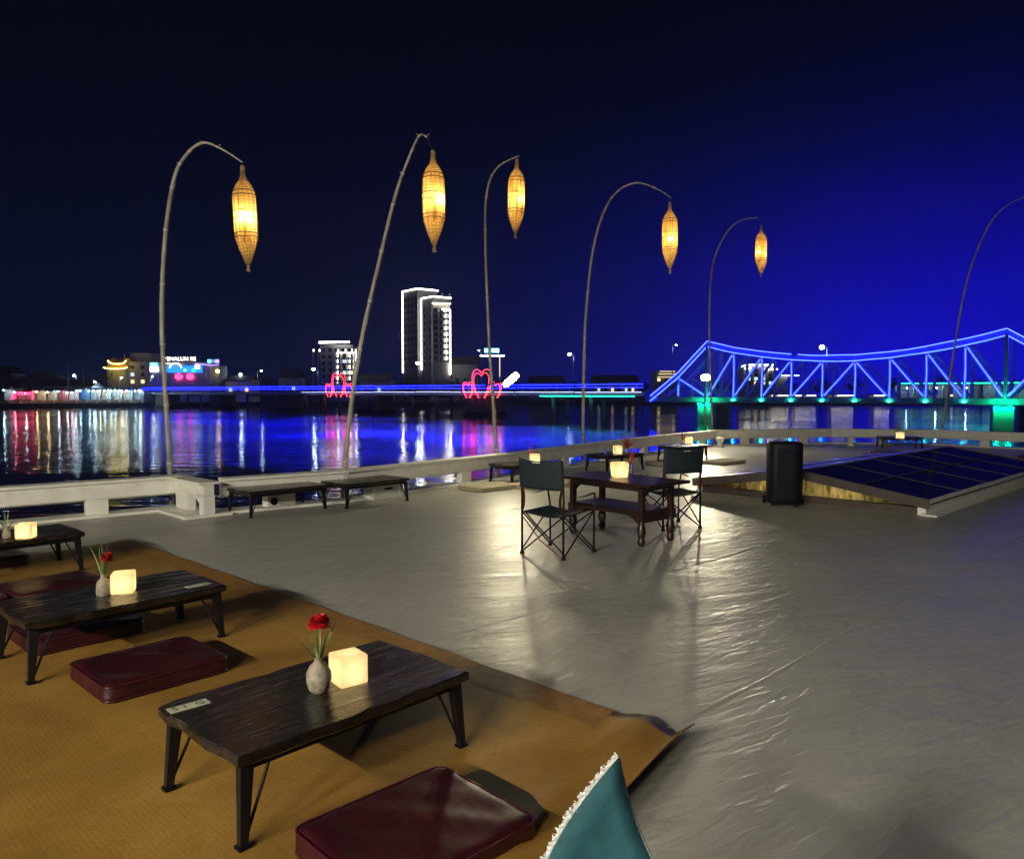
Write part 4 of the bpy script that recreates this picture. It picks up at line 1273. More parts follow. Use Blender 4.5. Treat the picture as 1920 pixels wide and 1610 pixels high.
for s0, wd in ((-53.5, 5.6), (-90, 6.2), (-128, 6.0), (-164, 6.0), (-200, 6.0)):
    pts = [BR(s0 + a, b, 0) for a, b in ((-wd / 2, -0.4), (wd / 2, -0.4), (wd / 2, 5.2), (-wd / 2, 5.2))]
    pr_ = MB().prism([(p.x, p.y) for p in pts], WATER - 1, 0.76).build('pier', 'concrete', fb, world=True)
    pts = [BR(s0 + a, b, 0) for a, b in ((-wd / 2 - 0.5, -0.9), (wd / 2 + 0.5, -0.9), (wd / 2 + 0.5, 5.7), (-wd / 2 - 0.5, 5.7))]
    MB().prism([(p.x, p.y) for p in pts], WATER - 1, WATER + 0.7).build('pier_footing', 'quay_stone', pr_, world=True)
    for q in range(6):
        ss = s0 - wd / 2 + wd * (q + 0.5) / 6
        MB().beam(BR(ss, -0.45, WATER + 0.75), BR(ss, -0.45, 0.72), 0.12, 0.08, (BD.x, BD.y, 0)).build('buttress', 'concrete', pr_, world=True)
for s0 in (-24, -33, -66, -74, -108, -116, -146, -182):
    for off in (0.2, 4.6):
        p = BR(s0, off, 0)
        MB().tube([(p.x, p.y, WATER - 1), (p.x, p.y, 0.77)], 0.38, 10).build('pile', 'concrete', fb, smooth=True, world=True)
    MB().beam(BR(s0, -0.1, 0.55), BR(s0, 4.9, 0.55), 0.9, 0.4).build('pile_cap', 'concrete', fb, world=True)


# heart shaped neon arches on the footbridge
def heart(sc_, name, label, s0):
    r = thing(name, label, 'neon arch', tuple(BR(s0, -0.75, 0.3)), 0, 'heart neon arches on the low bridge')
    half = [(0.30, 0.0), (0.62, 0.42), (0.88, 0.95), (1.0, 1.45), (0.96, 1.85), (0.78, 2.12), (0.50, 2.20), (0.22, 2.10), (0.0, 1.92)]
    for inner in (0, 1):
        k = 1.0 if inner == 0 else 0.80
        for sgn, m_ in ((-1, 'neon_pink'), (1, 'neon_red')):
            pts = []
            for x, y in half:
                yy = y if inner == 0 else (y * 0.87 + 0.02)
                xx = x * k + (0.03 if inner and y < 0.5 else 0)
                pts.append(BR(s0 + sgn * xx * sc_, -0.75 - 0.12 * inner, 0.35 + yy * sc_))
            MB().tube(smooth_path(pts, 4), 0.072 if inner == 0 else 0.058, 6).build('neon_tube', m_, r, smooth=True, world=True)
    for sgn in (-1, 1):
        MB().beam(BR(s0 + sgn * 0.3 * sc_, -0.72, 0.30), BR(s0 + sgn * 0.22 * sc_, -0.72, 0.30), 0.2, 0.12).build('foot_bar', 'bridge_steel', r, world=True)
    MB().beam(BR(s0, -0.70, 1.0), BR(s0, -0.70, 0.35 + 1.9 * sc_), 0.07, 0.07, (BD.x, BD.y, 0)).build('frame_bar', 'bridge_steel', r, world=True)
    return r


for s0, wd in ((-51.5, 'right'), (-101.0, 'left')):
    heart(2.75, 'heart_arch', f'tall red neon heart arch, middle of the {wd} trio on the low bridge', s0)
    heart(1.55, 'heart_arch', f'small red neon heart arch, left of the {wd} trio on the low bridge', s0 - 4.0)
    heart(1.55, 'heart_arch', f'small red neon heart arch, right of the {wd} trio on the low bridge', s0 + 4.0)


# ------------------------------------------------------------------ street lamps
def street_lamp(label, base, h, arm, glowm='street_lamp_glow', double=False, size=0.26, group='street lamps along the river and bridge'):
    r = thing('street_lamp', label, 'street lamp', tuple(base), 0, group)
    MB().tube([(0, 0, 0), (0, 0, h)], [0.11, 0.06], 8).build('post', 'grey_metal', r, smooth=True)
    MB().tube([(0, 0, h - 0.05), (arm * 0.5, 0, h + 0.25), (arm, 0, h + 0.2)], 0.045, 6).build('arm', 'grey_metal', r, smooth=True)
    hd = MB().box((arm, 0, h + 0.2), (0.7, 0.3, 0.14)).build('head', 'grey_metal', r)
    b = bmesh.new(); bmesh.ops.create_uvsphere(b, u_segments=8, v_segments=6, radius=size)
    b.verts.index_update(); mb = MB(); mb.add([(q.co.x + arm, q.co.y - 0.05, q.co.z * 0.8 + h) for q in b.verts], [tuple(x.index for x in f.verts) for f in b.faces]); b.free()
    mb.build('lamp_globe', glowm, hd, smooth=True)
    return r


def lamp_at(label, u, v, d, z0, arm, size=0.26):
    p = PD(u, v, d)
    return street_lamp(label, (p.x - arm, d, z0), p.z - z0, arm, size=size)


lamp_at('street lamp with bright white globe right of the third lantern pole', 1068, 664, 205, 1.5, -1.1, 0.42)
lamp_at('street lamp shining above the sag of the truss bridge', 1541, 651, 135, 1.0, -0.9, 0.42)
lamp_at('dim street lamp left of the truss bridge end', 1268, 647, 150, 1.0, 0.7, 0.16)
lamp_at('street lamp with small white globe left of the small hotel', 490, 695, 232, 1.0, 1.2, 0.26)
lamp_at('street lamp in front of the small hotel', 588, 692, 210, 1.0, -1.2, 0.42)
lamp_at('street lamp at the foot of the tall outlined tower', 783, 681, 200, 1.0, -0.8, 0.42)
lamp_at('street lamp left of the big right heart arch', 898, 657, 240, 1.0, -0.8, 0.22)
lamp_at('street lamp behind the dark gabled roof by the market', 139, 704, 300, BANK, -0.8, 0.5)
lamp_at('street lamp above the white shed right of the disco building', 451, 702, 290, BANK, -0.8, 0.5)


lamp_at('bright quay lamp at the right end of the market stalls', 262, 733, 252, BANK, -0.6, 0.40)
lamp_at('quay lamp rising over the middle market stalls in front of the pale block', 178, 716, 256, BANK, -0.6, 0.32)
lamp_at('quay lamp before the pale block with gilded roof', 228, 708, 262, BANK, 0.6, 0.30)
lamp_at('quay lamp left of the first lantern pole before the disco building', 286, 706, 264, BANK, 0.6, 0.32)

# ------------------------------------------------------------------ buildings on the far bank
def facade_box(root, c, sx, sy, z0, z1, rz, m):
    return MB().box((c[0], c[1], (z0 + z1) / 2), (sx, sy, z1 - z0), rz).build('wall', m, root, world=True)


def loc2(c, rz, x, y):
    return (c[0] + x * math.cos(rz) - y * math.sin(rz), c[1] + x * math.sin(rz) + y * math.cos(rz))


def windows(root, c, rz, sx, sy, face, cols, rows, z0, z1, ww, wh, m='window_dark', skip=0.0, balcony=False, lit=0.0, rnd=random):
    """windows on one face ('f' front, 'r' right, 'l' left) of a block"""
    for i in range(cols):
        for j in range(rows):
            if rnd.random() < skip: continue
            q = (i + 0.5) / cols - 0.5
            z = z0 + (z1 - z0) * (j + 0.5) / rows
            mm = m
            if rnd.random() < lit: mm = rnd.choice(['window_warm', 'window_cool'])
            if face == 'f': p = loc2(c, rz, q * sx, -sy / 2 - 0.02); dims = (ww, 0.10, wh); a = rz
            elif face == 'r': p = loc2(c, rz, sx / 2 + 0.02, q * sy); dims = (0.10, ww, wh); a = rz
            else: p = loc2(c, rz, -sx / 2 - 0.02, q * sy); dims = (0.10, ww, wh); a = rz
            wo_ = MB().box((p[0], p[1], z), dims, a).build('window', mm, root, world=True)
            if balcony:
                if face == 'f': p = loc2(c, rz, q * sx, -sy / 2 - 0.55); dd = (ww * 1.5, 1.1, 0.9)
                else: p = loc2(c, rz, sx / 2 + 0.55, q * sy); dd = (1.1, ww * 1.5, 0.9)
                MB().box((p[0], p[1], z - wh / 2 - 0.35), dd, a).build('balcony', 'white_wall', wo_, world=True)


def led(root, pts, r_=0.16, m='led_white', name='light_strip'):
    MB().tube(pts, r_ * 0.72, 6).build(name, m, root, world=True)


# tall tower hotel (corner turned to the viewer)
d = 335.0
cc = PD(787, 700, d)
tw = thing('tower_hotel', 'tall dark tower hotel outlined by white light strips along edges and roof', 'building', (cc.x, d, BANK))
rz = R(38)
def top_z(v, dd=d): return PD(787, v, dd).z
c1 = (cc.x - 0.6, d + 8.5)
s1x, s1y = 10.5, 12.5
facade_box(tw, c1, s1x, s1y, BANK, top_z(541), rz, 'dark_wall')
c2 = PD(815, 700, d - 6); c2 = (c2.x + 0.3, d - 1.5)
facade_box(tw, c2, 9.0, 9.4, BANK, top_z(560), rz, 'grey_wall')
c3 = PD(826, 700, d - 9); c3 = (c3.x, d - 9.0)
facade_box(tw, c3, 7.0, 6.2, BANK, top_z(577), R(14), 'white_wall')
def corner(c, sx, sy, rz_, ix, iy, z): 
    p = loc2(c, rz_, ix * (sx / 2 + 0.12), iy * (sy / 2 + 0.12)); return Vector((p[0], p[1], z))
zt = top_z(541)
led(tw, [corner(c1, s1x, s1y, rz, -1, 1, zt), corner(c1, s1x, s1y, rz, -1, -1, zt), corner(c1, s1x, s1y, rz, 1, -1, zt)], 0.42)
led(tw, [corner(c1, s1x, s1y, rz, -1, 1, zt), corner(c1, s1x, s1y, rz, -1, 1, top_z(698))], 0.40)
zt = top_z(560)
led(tw, [corner(c2, 9, 9.4, rz, -1, 1, zt), corner(c2, 9, 9.4, rz, -1, -1, zt), corner(c2, 9, 9.4, rz, 1, -1, zt)], 0.36)
led(tw, [corner(c2, 9, 9.4, rz, -1, 1, zt), corner(c2, 9, 9.4, rz, -1, 1, top_z(694))], 0.36)
zt = top_z(575)
led(tw, [corner(c3, 7.6, 6.8, R(14), -1, -1, zt), corner(c3, 7.6, 6.8, R(14), 1, -1, zt)], 0.30)
zt = top_z(586)
led(tw, [corner(c3, 7.0, 7.0, R(14), 0.0, -1, zt), corner(c3, 7.0, 7.0, R(14), 1.0, -1, zt)], 0.28)
led(tw, [corner(c3, 7.0, 7.0, R(14), 0.55, -1, zt), corner(c3, 7.0, 7.0, R(14), 0.55, -1, top_z(677))], 0.30)
led(tw, [corner(c3, 7.0, 7.0, R(14), 1.0, -1, zt), corner(c3, 7.0, 7.0, R(14), 1.0, -1, top_z(703))], 0.32)
windows(tw, c3, R(14), 7.0, 6.2, 'f', 3, 9, top_z(680), top_z(582), 1.3, 1.6, balcony=True)
windows(tw, c1, rz, s1x, s1y, 'f', 3, 11, top_z(690), top_z(552), 1.1, 1.4)
windows(tw, c1, rz, s1x, s1y, 'l', 4, 11, top_z(690), top_z(552), 1.1, 1.4)
windows(tw, c2, rz, 9, 9.4, 'l', 2, 9, top_z(690), top_z(575), 1.1, 1.4)
for q in (-0.8, 0.0, 0.8):
    p = corner(c2, 9, 9.4, rz, q, -1, top_z(560)); MB().box((p.x, p.y, p.z + 0.9), (0.3, 0.3, 1.8)).build('roof_finial', 'white_wall', tw, world=True)

# small hotel
d = 300.0
cc = PD(627, 700, d)
sh = thing('small_hotel', 'grey hotel block with a glowing white roof bar and light framed front', 'building', (cc.x, d, BANK))
def tz(v): return PD(627, v, d).z
facade_box(sh, (cc.x, d + 6), 12.5, 10, BANK, tz(646), R(8), 'grey_wall')
facade_box(sh, (PD(645, 700, d).x + 1.0, d - 2.5), 7.2, 6.4, BANK, tz(661), R(8), 'white_wall')
led(sh, [PD(598, 642, d + 0.6), PD(655, 641, d + 0.6)], 0.55)
fx0, fx1 = PD(633, 661, d - 6.2), PD(667, 661, d - 6.2)
led(sh, [PD(633, 717, d - 6.2), fx0, fx1, PD(667, 700, d - 6.2)], 0.26)
led(sh, [PD(656, 662, d - 6.2), PD(656, 712, d - 6.2)], 0.22)
windows(sh, (PD(645, 700, d).x + 1.0, d - 2.5), R(8), 7.2, 6.4, 'f', 3, 5, tz(715), tz(663), 1.3, 1.4, balcony=True, lit=0.15)
windows(sh, (cc.x, d + 6), R(8), 12.5, 10, 'f', 5, 5, tz(712), tz(650), 1.2, 1.4)
for u in (588, 599, 634, 648, 660, 667):
    p = PD(u, 657, d - 3); MB().box((p.x, p.y, p.z), (0.45, 0.45, 0.9)).build('roof_lamp', 'sign_white', sh, world=True)
for u in (587, 597):
    p = PD(u, 690, d + 1); MB().box((p.x, p.y, BANK + (tz(660) - BANK) / 2), (0.5, 0.5, tz(660) - BANK)).build('fin', 'grey_wall', sh, world=True)

# sign mast
p = PD(922, 660, 270)
sg = thing('sign_tower', 'slim pale mast carrying a cyan sign board and a lit bar above the right hearts', 'sign', (p.x, 270, BANK))
MB().box((PD(937, 700, 270).x, 270, (BANK + PD(937, 668, 270).z) / 2), (0.5, 0.5, PD(937, 668, 270).z - BANK)).build('mast', 'white_wall', sg, world=True)
led(sg, [PD(937, 668, 269.6), PD(937, 706, 269.6)], 0.16, 'window_warm')
led(sg, [PD(900, 667, 269.6), PD(946, 667, 269.6)], 0.28)
sb = MB().box(tuple(PD(922, 657, 270)), (5.2, 0.5, 1.5)).build('sign_board', 'sign_cyan', sg, world=True)
MB().beam(PD(912, 667, 270), PD(912, 659, 270), 0.2, 0.2).build('board_strut', 'grey_metal', sg, world=True)
for k in range(4):
    MB().box(tuple(PD(911 + k * 7, 657, 269.6)), (0.55, 0.2, 0.8)).build('letter_block', 'sign_white', sb, world=True)


def gable_house(label, u0, u1, v_eave, v_ridge, d, wallm='grey_wall', roofm='roof_tile', depth=9.0, lit=0.3, group=None, rz=0.0, axis='x'):
    a, b = PD(u0, v_eave, d), PD(u1, v_eave, d)
    w_ = b.x - a.x; cx = (a.x + b.x) / 2; ze = a.z; zr = PD(u0, v_ridge, d).z
    r = thing('gabled_house', label, 'house', (cx, d, BANK), rz, group)
    H0 = 0.0; He = ze - BANK; Hr = zr - BANK
    MB().box((0, depth / 2, He / 2), (w_ * 0.92, depth, He)).build('wall', wallm, r)
    if axis == 'y':   # gable end faces the river
        MB().add([(-w_ * 0.46, 0, He), (w_ * 0.46, 0, He), (0, 0, Hr - 0.15)], [(0, 1, 2)]).build('gable_end', wallm, r)
        for s_ in (-1, 1):
            MB().add([(s_ * w_ * 0.52, -0.7, He - 0.15), (0, -0.7, Hr), (0, depth, Hr), (s_ * w_ * 0.52, depth, He - 0.15), (s_ * w_ * 0.52, -0.7, He - 0.40), (0, -0.7, Hr - 0.25), (0, depth, Hr - 0.25), (s_ * w_ * 0.52, depth, He - 0.40)],
                     [(0, 1, 2, 3), (7, 6, 5, 4), (0, 4, 5, 1), (2, 6, 7, 3), (3, 7, 4, 0)]).build('roof_slope', roofm, r)
            MB().beam((s_ * w_ * 0.52, -0.75, He - 0.27), (0, -0.75, Hr - 0.12), 0.12, 0.42).build('bargeboard', 'pale_wall', r)
    else:
        for s_, y0 in ((-1, -0.6), (1, depth + 0.6)):
            MB().add([(-w_ / 2, y0, He - 0.1), (w_ / 2, y0, He - 0.1), (w_ / 2 - 0.5, depth / 2, Hr), (-w_ / 2 + 0.5, depth / 2, Hr), (-w_ / 2, y0, He - 0.3), (w_ / 2, y0, He - 0.3), (w_ / 2 - 0.5, depth / 2, Hr - 0.2), (-w_ / 2 + 0.5, depth / 2, Hr - 0.2)],
                     [(0, 1, 2, 3), (7, 6, 5, 4), (0, 4, 5, 1), (1, 5, 6, 2), (3, 7, 4, 0)]).build('roof_slope', roofm, r)
    n = max(2, int(w_ / 3.2))
    for i in range(n):
        x = (-0.5 + (i + 0.5) / n) * w_ * 0.85
        m_ = random.choice(['window_warm', 'window_cool']) if random.random() < lit else 'window_dark'
        wd_ = MB().box((x, -0.03, He * 0.55), (1.1, 0.12, 1.3)).build('window', m_, r)
        MB().box((x, -0.10, He * 0.55 - 0.72), (1.3, 0.2, 0.10)).build('sill', 'pale_wall', wd_)
    MB().box((w_ * 0.3, -0.03, 1.05), (1.0, 0.12, 2.1)).build('door', 'roof_tile', r)
    return r


gable_house('dark tiled gabled house standing behind the left market stalls', 42, 106, 712, 695, 285, axis='y', lit=0.35)
gable_house('low long roofed hall behind the market, right of the gabled house', 78, 148, 722, 712, 275, lit=0.4)
gable_house('pale roofed shed at the far left picture edge', -30, 22, 700, 686, 300, lit=0)
gable_house('house with pale front right of the tall tower', 845, 898, 682, 668, 330, wallm='grey_wall', lit=0.2)
gable_house('small lit white shed right of the disco building', 420, 474, 712, 704, 285, wallm='white_wall', lit=0.3)
gable_house('low pale house left of the small hotel', 521, 562, 708, 692, 300, wallm='pale_wall', lit=0.2)
gable_house('low dark house right of the small hotel behind the bridge', 672, 736, 712, 700, 300, lit=0.1)
gable_house('low house behind the bridge left of the fourth lantern pole', 990, 1060, 716, 704, 330, lit=0.2)
gable_house('low house behind the bridge right of the fourth lantern pole', 1110, 1200, 714, 703, 335, lit=0.2)

# pale block with the gilded roof
d = 288.0
cc = PD(248, 700, d)
pb = thing('pale_block', 'pale four storey building with a gilded tiered roof lit yellow at its left', 'building', (cc.x, d, BANK))
def tz(v): return PD(248, v, d).z
facade_box(pb, (PD(242, 700, d).x + 1, d + 6), 19.0, 11, BANK, tz(678), 0, 'pale_wall')
facade_box(pb, (PD(254, 700, d).x + 0.6, d + 7), 8.4, 8, tz(678) - 0.05, tz(661), 0, 'pale_wall')
windows(pb, (PD(242, 700, d).x + 1, d + 6), 0, 19, 11, 'f', 5, 3, tz(722), tz(682), 1.3, 1.3, lit=0.4)
def tier(u0, u1, v0, v1, y, curl):
    a, b = PD(u0, v0, y), PD(u1, v0, y); zt_ = PD(u0, v1, y).z
    cx = (a.x + b.x) / 2; hw = (b.x - a.x) / 2
    mb = MB(); n = 12
    vs = []
    for i in range(n + 1):
        q = i / n * 2 - 1
        lift = curl * abs(q) ** 4
        vs += [(cx + q * hw, y - 1.8, a.z + lift), (cx + q * hw * 0.72, y + 1.0, zt_ + lift * 0.5), (cx + q * hw, y + 3.5, a.z + lift)]
    fs = []
    for i in range(n):
        k = 3 * i
        fs += [(k, k + 3, k + 4, k + 1), (k + 1, k + 4, k + 5, k + 2)]
    o = mb.add(vs, fs).build('gilded_roof', 'roof_gold', pb, world=True)
    led(pb, [(cx + (i / n * 2 - 1) * hw, y - 1.9, a.z - 0.1 + curl * abs(i / n * 2 - 1) ** 4) for i in range(n + 1)], 0.22, 'gold_lamp')
    return o
tier(199, 243, 691, 684, d - 2.0, 0.5)
tier(207, 241, 682, 673, d - 1.8, 1.2)
facade_box(pb, (PD(222, 700, d).x, d + 0.6), 6.2, 3.0, BANK, tz(680), 0, 'pale_wall')
MB().lathe([(0.35, 0), (0.22, 0.9), (0.05, 2.0)], 8, tuple(PD(234, 672, d - 0.8))).build('roof_finial', 'roof_gold', pb, world=True)

# disco building with its arch and lettering
d = 280.0
cc = PD(345, 700, d)
db = thing('disco_building', 'low building with arched front lit blue, red and white under a lettered roof sign', 'building', (cc.x, d, BANK))
def tz(v): return PD(345, v, d).z
facade_box(db, (PD(337, 700, d).x, d + 5), 22.0, 9.0, BANK, tz(679), 0, 'grey_wall')
facade_box(db, (PD(392, 700, d).x, d + 5), 6.5, 8.0, BANK, tz(685), 0, 'dark_wall')
MB().box(tuple(PD(344, 692, d + 0.3)), (13.5, 0.3, 2.4)).build('blue_panel', 'sign_blue', db, world=True)
for u, v, m_, sw, sh_ in ((288, 683, 'sign_cyan', 2.6, 1.2), (289, 692, 'sign_white', 3.0, 1.8), (370, 688, 'sign_white', 1.8, 1.2), (363, 694, 'led_green', 1.0, 0.9), (347, 694, 'sign_cyan', 1.0, 0.9)):
    MB().box(tuple(PD(u, v, d + 0.1)), (sw, 0.3, sh_)).build('lit_panel', m_, db, world=True)
led(db, [PD(329 + 11 * math.cos(a), 690 - 9 * math.sin(a), d - 0.2) for a in [math.pi * i / 10 for i in range(11)]], 0.28, 'sign_white', 'arch_light')
led(db, [PD(306, 681, d - 0.1), PD(320, 682, d - 0.1)], 0.2, 'sign_white')
led(db, [PD(366, 682, d - 0.1), PD(380, 683, d - 0.1), PD(395, 685, d - 0.1), PD(410, 683, d - 0.1)], 0.2, 'sign_violet')
for u, sw, hh_ in ((331, 1.0, 1.5), (335, 1.1, 2.3), (340, 0.8, 1.2), (352, 0.9, 1.4), (356, 1.2, 2.2), (361, 0.7, 1.5)):
    MB().box(tuple(PD(u, 706, d - 0.1)), (sw, 0.3, hh_)).build('red_banner', 'neon_pink', db, world=True)
tx = text_mesh('roof_lettering', 'YENALUN RE', 2.0, 'sign_white', db, (0, 0, 0), 0, 0.06, R(90))
pw = PD(337, 673, d - 0.2); tx.location = (pw.x - cc.x, pw.y - d, pw.z - BANK)
MB().beam(PD(316, 677, d), PD(358, 677, d), 0.15, 0.15).build('sign_frame', 'grey_metal', db, world=True)
for u, m_ in ((393, 'sign_cyan'), (400, 'sign_blue'), (407, 'sign_violet')):
    MB().box(tuple(PD(u, 677, d)), (1.35, 0.4, 1.2)).build('roof_sign_cell', m_, db, world=True)
MB().box(tuple(PD(400, 680.5, d)), (0.3, 0.3, 0.6)).build('sign_post', 'grey_metal', db, world=True)
b = PD(408, 696, d - 0.5); MB().lathe([(0.1, -0.6), (0.6, -0.3), (0.7, 0), (0.6, 0.3), (0.1, 0.6)], 10, tuple(b)).build('orange_globe', 'gold_lamp', db, world=True)
for k in range(6):
    u = 296 + 18 * k
    MB().box(tuple(PD(u, 707, d - 0.05)), (0.25, 0.25, tz(700) - tz(716))).build('column', 'white_wall', db, world=True)

# riverside market
def stall(label, u, wpx, m_, backm, d, h=3.0, bulbs=3):
    a = PD(u, 750, d); w_ = wpx / FPX * d
    r = thing('market_stall', label, 'stall', (a.x, d, BANK), 0, 'lit market stalls along the left bank')
    for sx in (-1, 1):
        for y in (0.0, 2.4):
            MB().box((sx * (w_ / 2 - 0.1), y, h / 2), (0.09, 0.09, h)).build('post', 'grey_metal', r)
    MB().add([(-w_ / 2 - 0.2, -0.5, h), (w_ / 2 + 0.2, -0.5, h), (w_ / 2 + 0.2, 2.7, h), (-w_ / 2 - 0.2, 2.7, h), (-w_ / 2, 1.1, h + 0.9), (w_ / 2, 1.1, h + 0.9)],
             [(0, 1, 5, 4), (2, 3, 4, 5), (1, 2, 5), (3, 0, 4)]).build('canopy', m_, r)
    MB().box((0, 2.42, h / 2), (w_, 0.08, h)).build('back_panel', backm, r)
    MB().box((0, 0.25, 0.5), (w_ * 0.9, 0.7, 1.0)).build('counter', 'stall_goods', r)
    for k in range(bulbs):
        x = (-0.5 + (k + 0.5) / bulbs) * w_ * 0.9
        MB().lathe([(0.04, -0.14), (0.16, -0.06), (0.18, 0.04), (0.05, 0.16)], 8, (x, -0.2, h - 0.25)).build('bulb', random.choice(('market_bulb',) * 7 + ('market_bulb_warm', 'market_bulb_rose')), r, smooth='n')
    return r


order = ['first', 'second', 'third', 'fourth', 'fifth', 'sixth', 'seventh', 'eighth', 'ninth', 'tenth', 'eleventh', 'twelfth', 'thirteenth', 'fourteenth']
cv = ['canvas', 'canvas', 'canvas_red', 'canvas', 'canvas_blue', 'canvas_red', 'canvas', 'canvas', 'canvas_blue', 'canvas', 'canvas', 'canvas_blue', 'canvas']
bk_ = ['canvas', 'canvas_red', 'canvas_red', 'canvas', 'canvas', 'canvas_red', 'canvas', 'canvas_blue', 'canvas', 'canvas', 'canvas', 'canvas', 'canvas']
mk = [random.choice((1, 1, 2)) for _ in range(13)]
for k in range(13):
    stall(f'lit market stall on the far left bank, {order[k]} from the left', 8 + 20.5 * k, 18.5, cv[k], bk_[k], 243.5 + 1.35 * k, random.uniform(3.5, 4.5), mk[k])
# red neon outlined truck front on the quay
p = PD(42, 742, 240.8)
ntr = thing('neon_truck_frame', 'red neon outlined truck shaped frame among the left market stalls', 'neon sign', (p.x, 240.8, BANK))
for pts in ([(20, 749), (22, 745), (28, 742), (31, 736), (61, 736), (61, 749)], [(33, 739), (58, 739)], [(24, 748), (30, 745)]):
    MB().tube([PD(u, v, 240.8) for u, v in pts], 0.16, 5).build('neon_tube', 'neon_pink', ntr, world=True)
MB().beam(PD(20, 750.5, 240.8), PD(61, 750.5, 240.8), 0.2, 0.3).build('base_bar', 'grey_metal', ntr, world=True)
p = PD(183, 724, 262)
tent = thing('peaked_tent', 'white peaked tent roof standing up behind the market stalls', 'tent', (p.x, 262, BANK))
zt = PD(183, 716, 262).z - BANK
MB().add([(-2.0, -2.0, zt - 2.4), (2.0, -2.0, zt - 2.4), (2.0, 2.0, zt - 2.4), (-2.0, 2.0, zt - 2.4), (0, 0, zt)], [(0, 1, 4), (1, 2, 4), (2, 3, 4), (3, 0, 4)]).build('canopy', 'canvas', tent)
for sx in (-1, 1):
    for sy in (-1, 1): MB().box((sx * 1.9, sy * 1.9, (zt - 2.4) / 2), (0.1, 0.1, zt - 2.4)).build('post', 'grey_metal', tent)
MB().lathe([(0.1, -0.3), (0.3, 0), (0.1, 0.3)], 8, (0, -2.1, zt - 2.3)).build('lamp', 'market_bulb', tent)
for k, (u, v0, d_) in enumerate(((127, 681, 262), (156, 692, 270))):
    p = PD(u, v0, d_)
    pl = thing('utility_pole', ('tall pale utility pole behind the market stalls', 'shorter utility pole with crossbar behind the market stalls')[k], 'pole', (p.x, d_, BANK), 0, 'utility poles on the left bank')
    hh = p.z - BANK
    MB().tube([(0, 0, 0), (0, 0, hh)], [0.22, 0.14], 8).build('post', 'concrete', pl, smooth=True)
    MB().box((0, 0, hh - 0.5), (1.6 if k else 0.8, 0.12, 0.14)).build('crossbar', 'grey_metal', pl)

# lit hotel and quay lights seen through the truss bridge
d = 300.0
cc = PD(1422, 700, d)
rh = thing('river_hotel', 'pale hotel with glowing terraces seen through the truss bridge', 'building', (cc.x, d, BANK))
def tz(v): return PD(1422, v, d).z
facade_box(rh, (cc.x + 1, d + 6), 11.5, 9, BANK, tz(686), 0, 'pale_wall')
facade_box(rh, (PD(1460, 700, d).x, d + 8), 10.0, 8, BANK, tz(706), 0, 'grey_wall')
led(rh, [PD(1388, 688, d + 1), PD(1400, 684, d + 1), PD(1452, 684, d + 1)], 0.34)
led(rh, [PD(1396, 691, d + 1), PD(1408, 690, d + 1)], 0.3)
led(rh, [PD(1440, 693, d + 1), PD(1458, 692, d + 1)], 0.34)
led(rh, [PD(1464, 704, d + 3), PD(1498, 704, d + 3)], 0.2)
windows(rh, (cc.x + 1, d + 6), 0, 11.5, 9, 'f', 4, 4, tz(722), tz(690), 1.4, 1.2, lit=0.5)
p = PD(1250, 700, 310)
pk = thing('terraced_house', 'low building with pinkish lit terraces behind the left end of the truss bridge', 'building', (p.x, 310, BANK))
facade_box(pk, (p.x, 315), 9.0, 9, BANK, PD(1250, 695, 310).z, 0, 'pale_wall')
for v in (696, 701, 707): led(pk, [PD(1237 + (v - 696) * -0.4, v, 310), PD(1266, v, 310)], 0.16, 'window_warm')
windows(pk, (p.x, 315), 0, 9, 9, 'f', 3, 2, BANK + 1, PD(1250, 700, 310).z, 1.2, 1.2, lit=0.3)
for k, (u0, u1, v) in enumerate(((1492, 1530, 735), (1448, 1478, 728), (1560, 1600, 738), (1640, 1668, 738), (1760, 1800, 733))):
    p = PD((u0 + u1) / 2, v, 285)
    kq = thing('quay_pavilion', f'lit low pavilion on the far quay behind the truss bridge, {order[k]} of a scattered row', 'pavilion', (p.x, 285, BANK), 0, 'lit pavilions on the far quay')
    w_ = (u1 - u0) / FPX * 285
    MB().box((0, 2.5, 2.6), (w_ + 1, 5, 0.3)).build('roof', 'roof_tile', kq)
    for s_ in (-1, 1): MB().box((s_ * w_ / 2, 0.3, 1.25), (0.3, 0.3, 2.5)).build('post', 'white_wall', kq)
    MB().box((0, 4.8, 1.25), (w_, 0.2, 2.5)).build('back_wall', 'pale_wall', kq)
    MB().tube([(-w_ / 2, 0.1, 2.3), (w_ / 2, 0.1, 2.3)], 0.12, 5).build('lamp_strip', 'led_white', kq)
gb = thing('quay_arcade', 'long low arcade edged with a green light strip on the far right bank', 'arcade', tuple(PD(1800, 720, 262)))
gb.location.z = BANK
a_, b_ = PD(1690, 719, 270), PD(2010, 717, 252)
MB().beam(a_ + Vector((0, 3, -0.4)), b_ + Vector((0, 3, -0.4)), 5.0, 0.4).build('roof', 'roof_tile', gb, world=True)
MB().tube([a_, a_.lerp(b_, 0.5), b_], 0.17, 5).build('green_light_strip', 'led_green', gb, world=True)
for k in range(12):
    p = a_.lerp(b_, k / 11)
    MB().box((p.x, p.y + 1.2, (BANK + p.z - 0.6) / 2), (0.35, 0.35, p.z - 0.6 - BANK)).build('column', 'white_wall', gb, world=True)
    if k < 11:
        p = a_.lerp(b_, (k + 0.5) / 11)
        MB().box((p.x, p.y + 5.2, (BANK + p.z - 0.6) / 2), (4.4, 0.2, p.z - 0.6 - BANK)).build('wall_bay', 'pale_wall', gb, world=True)
        if k % 2 == 0: MB().lathe([(0.05, -0.2), (0.22, 0), (0.05, 0.2)], 8, (p.x, p.y + 1.0, p.z - 1.6)).build('lamp', 'market_bulb', gb, world=True)

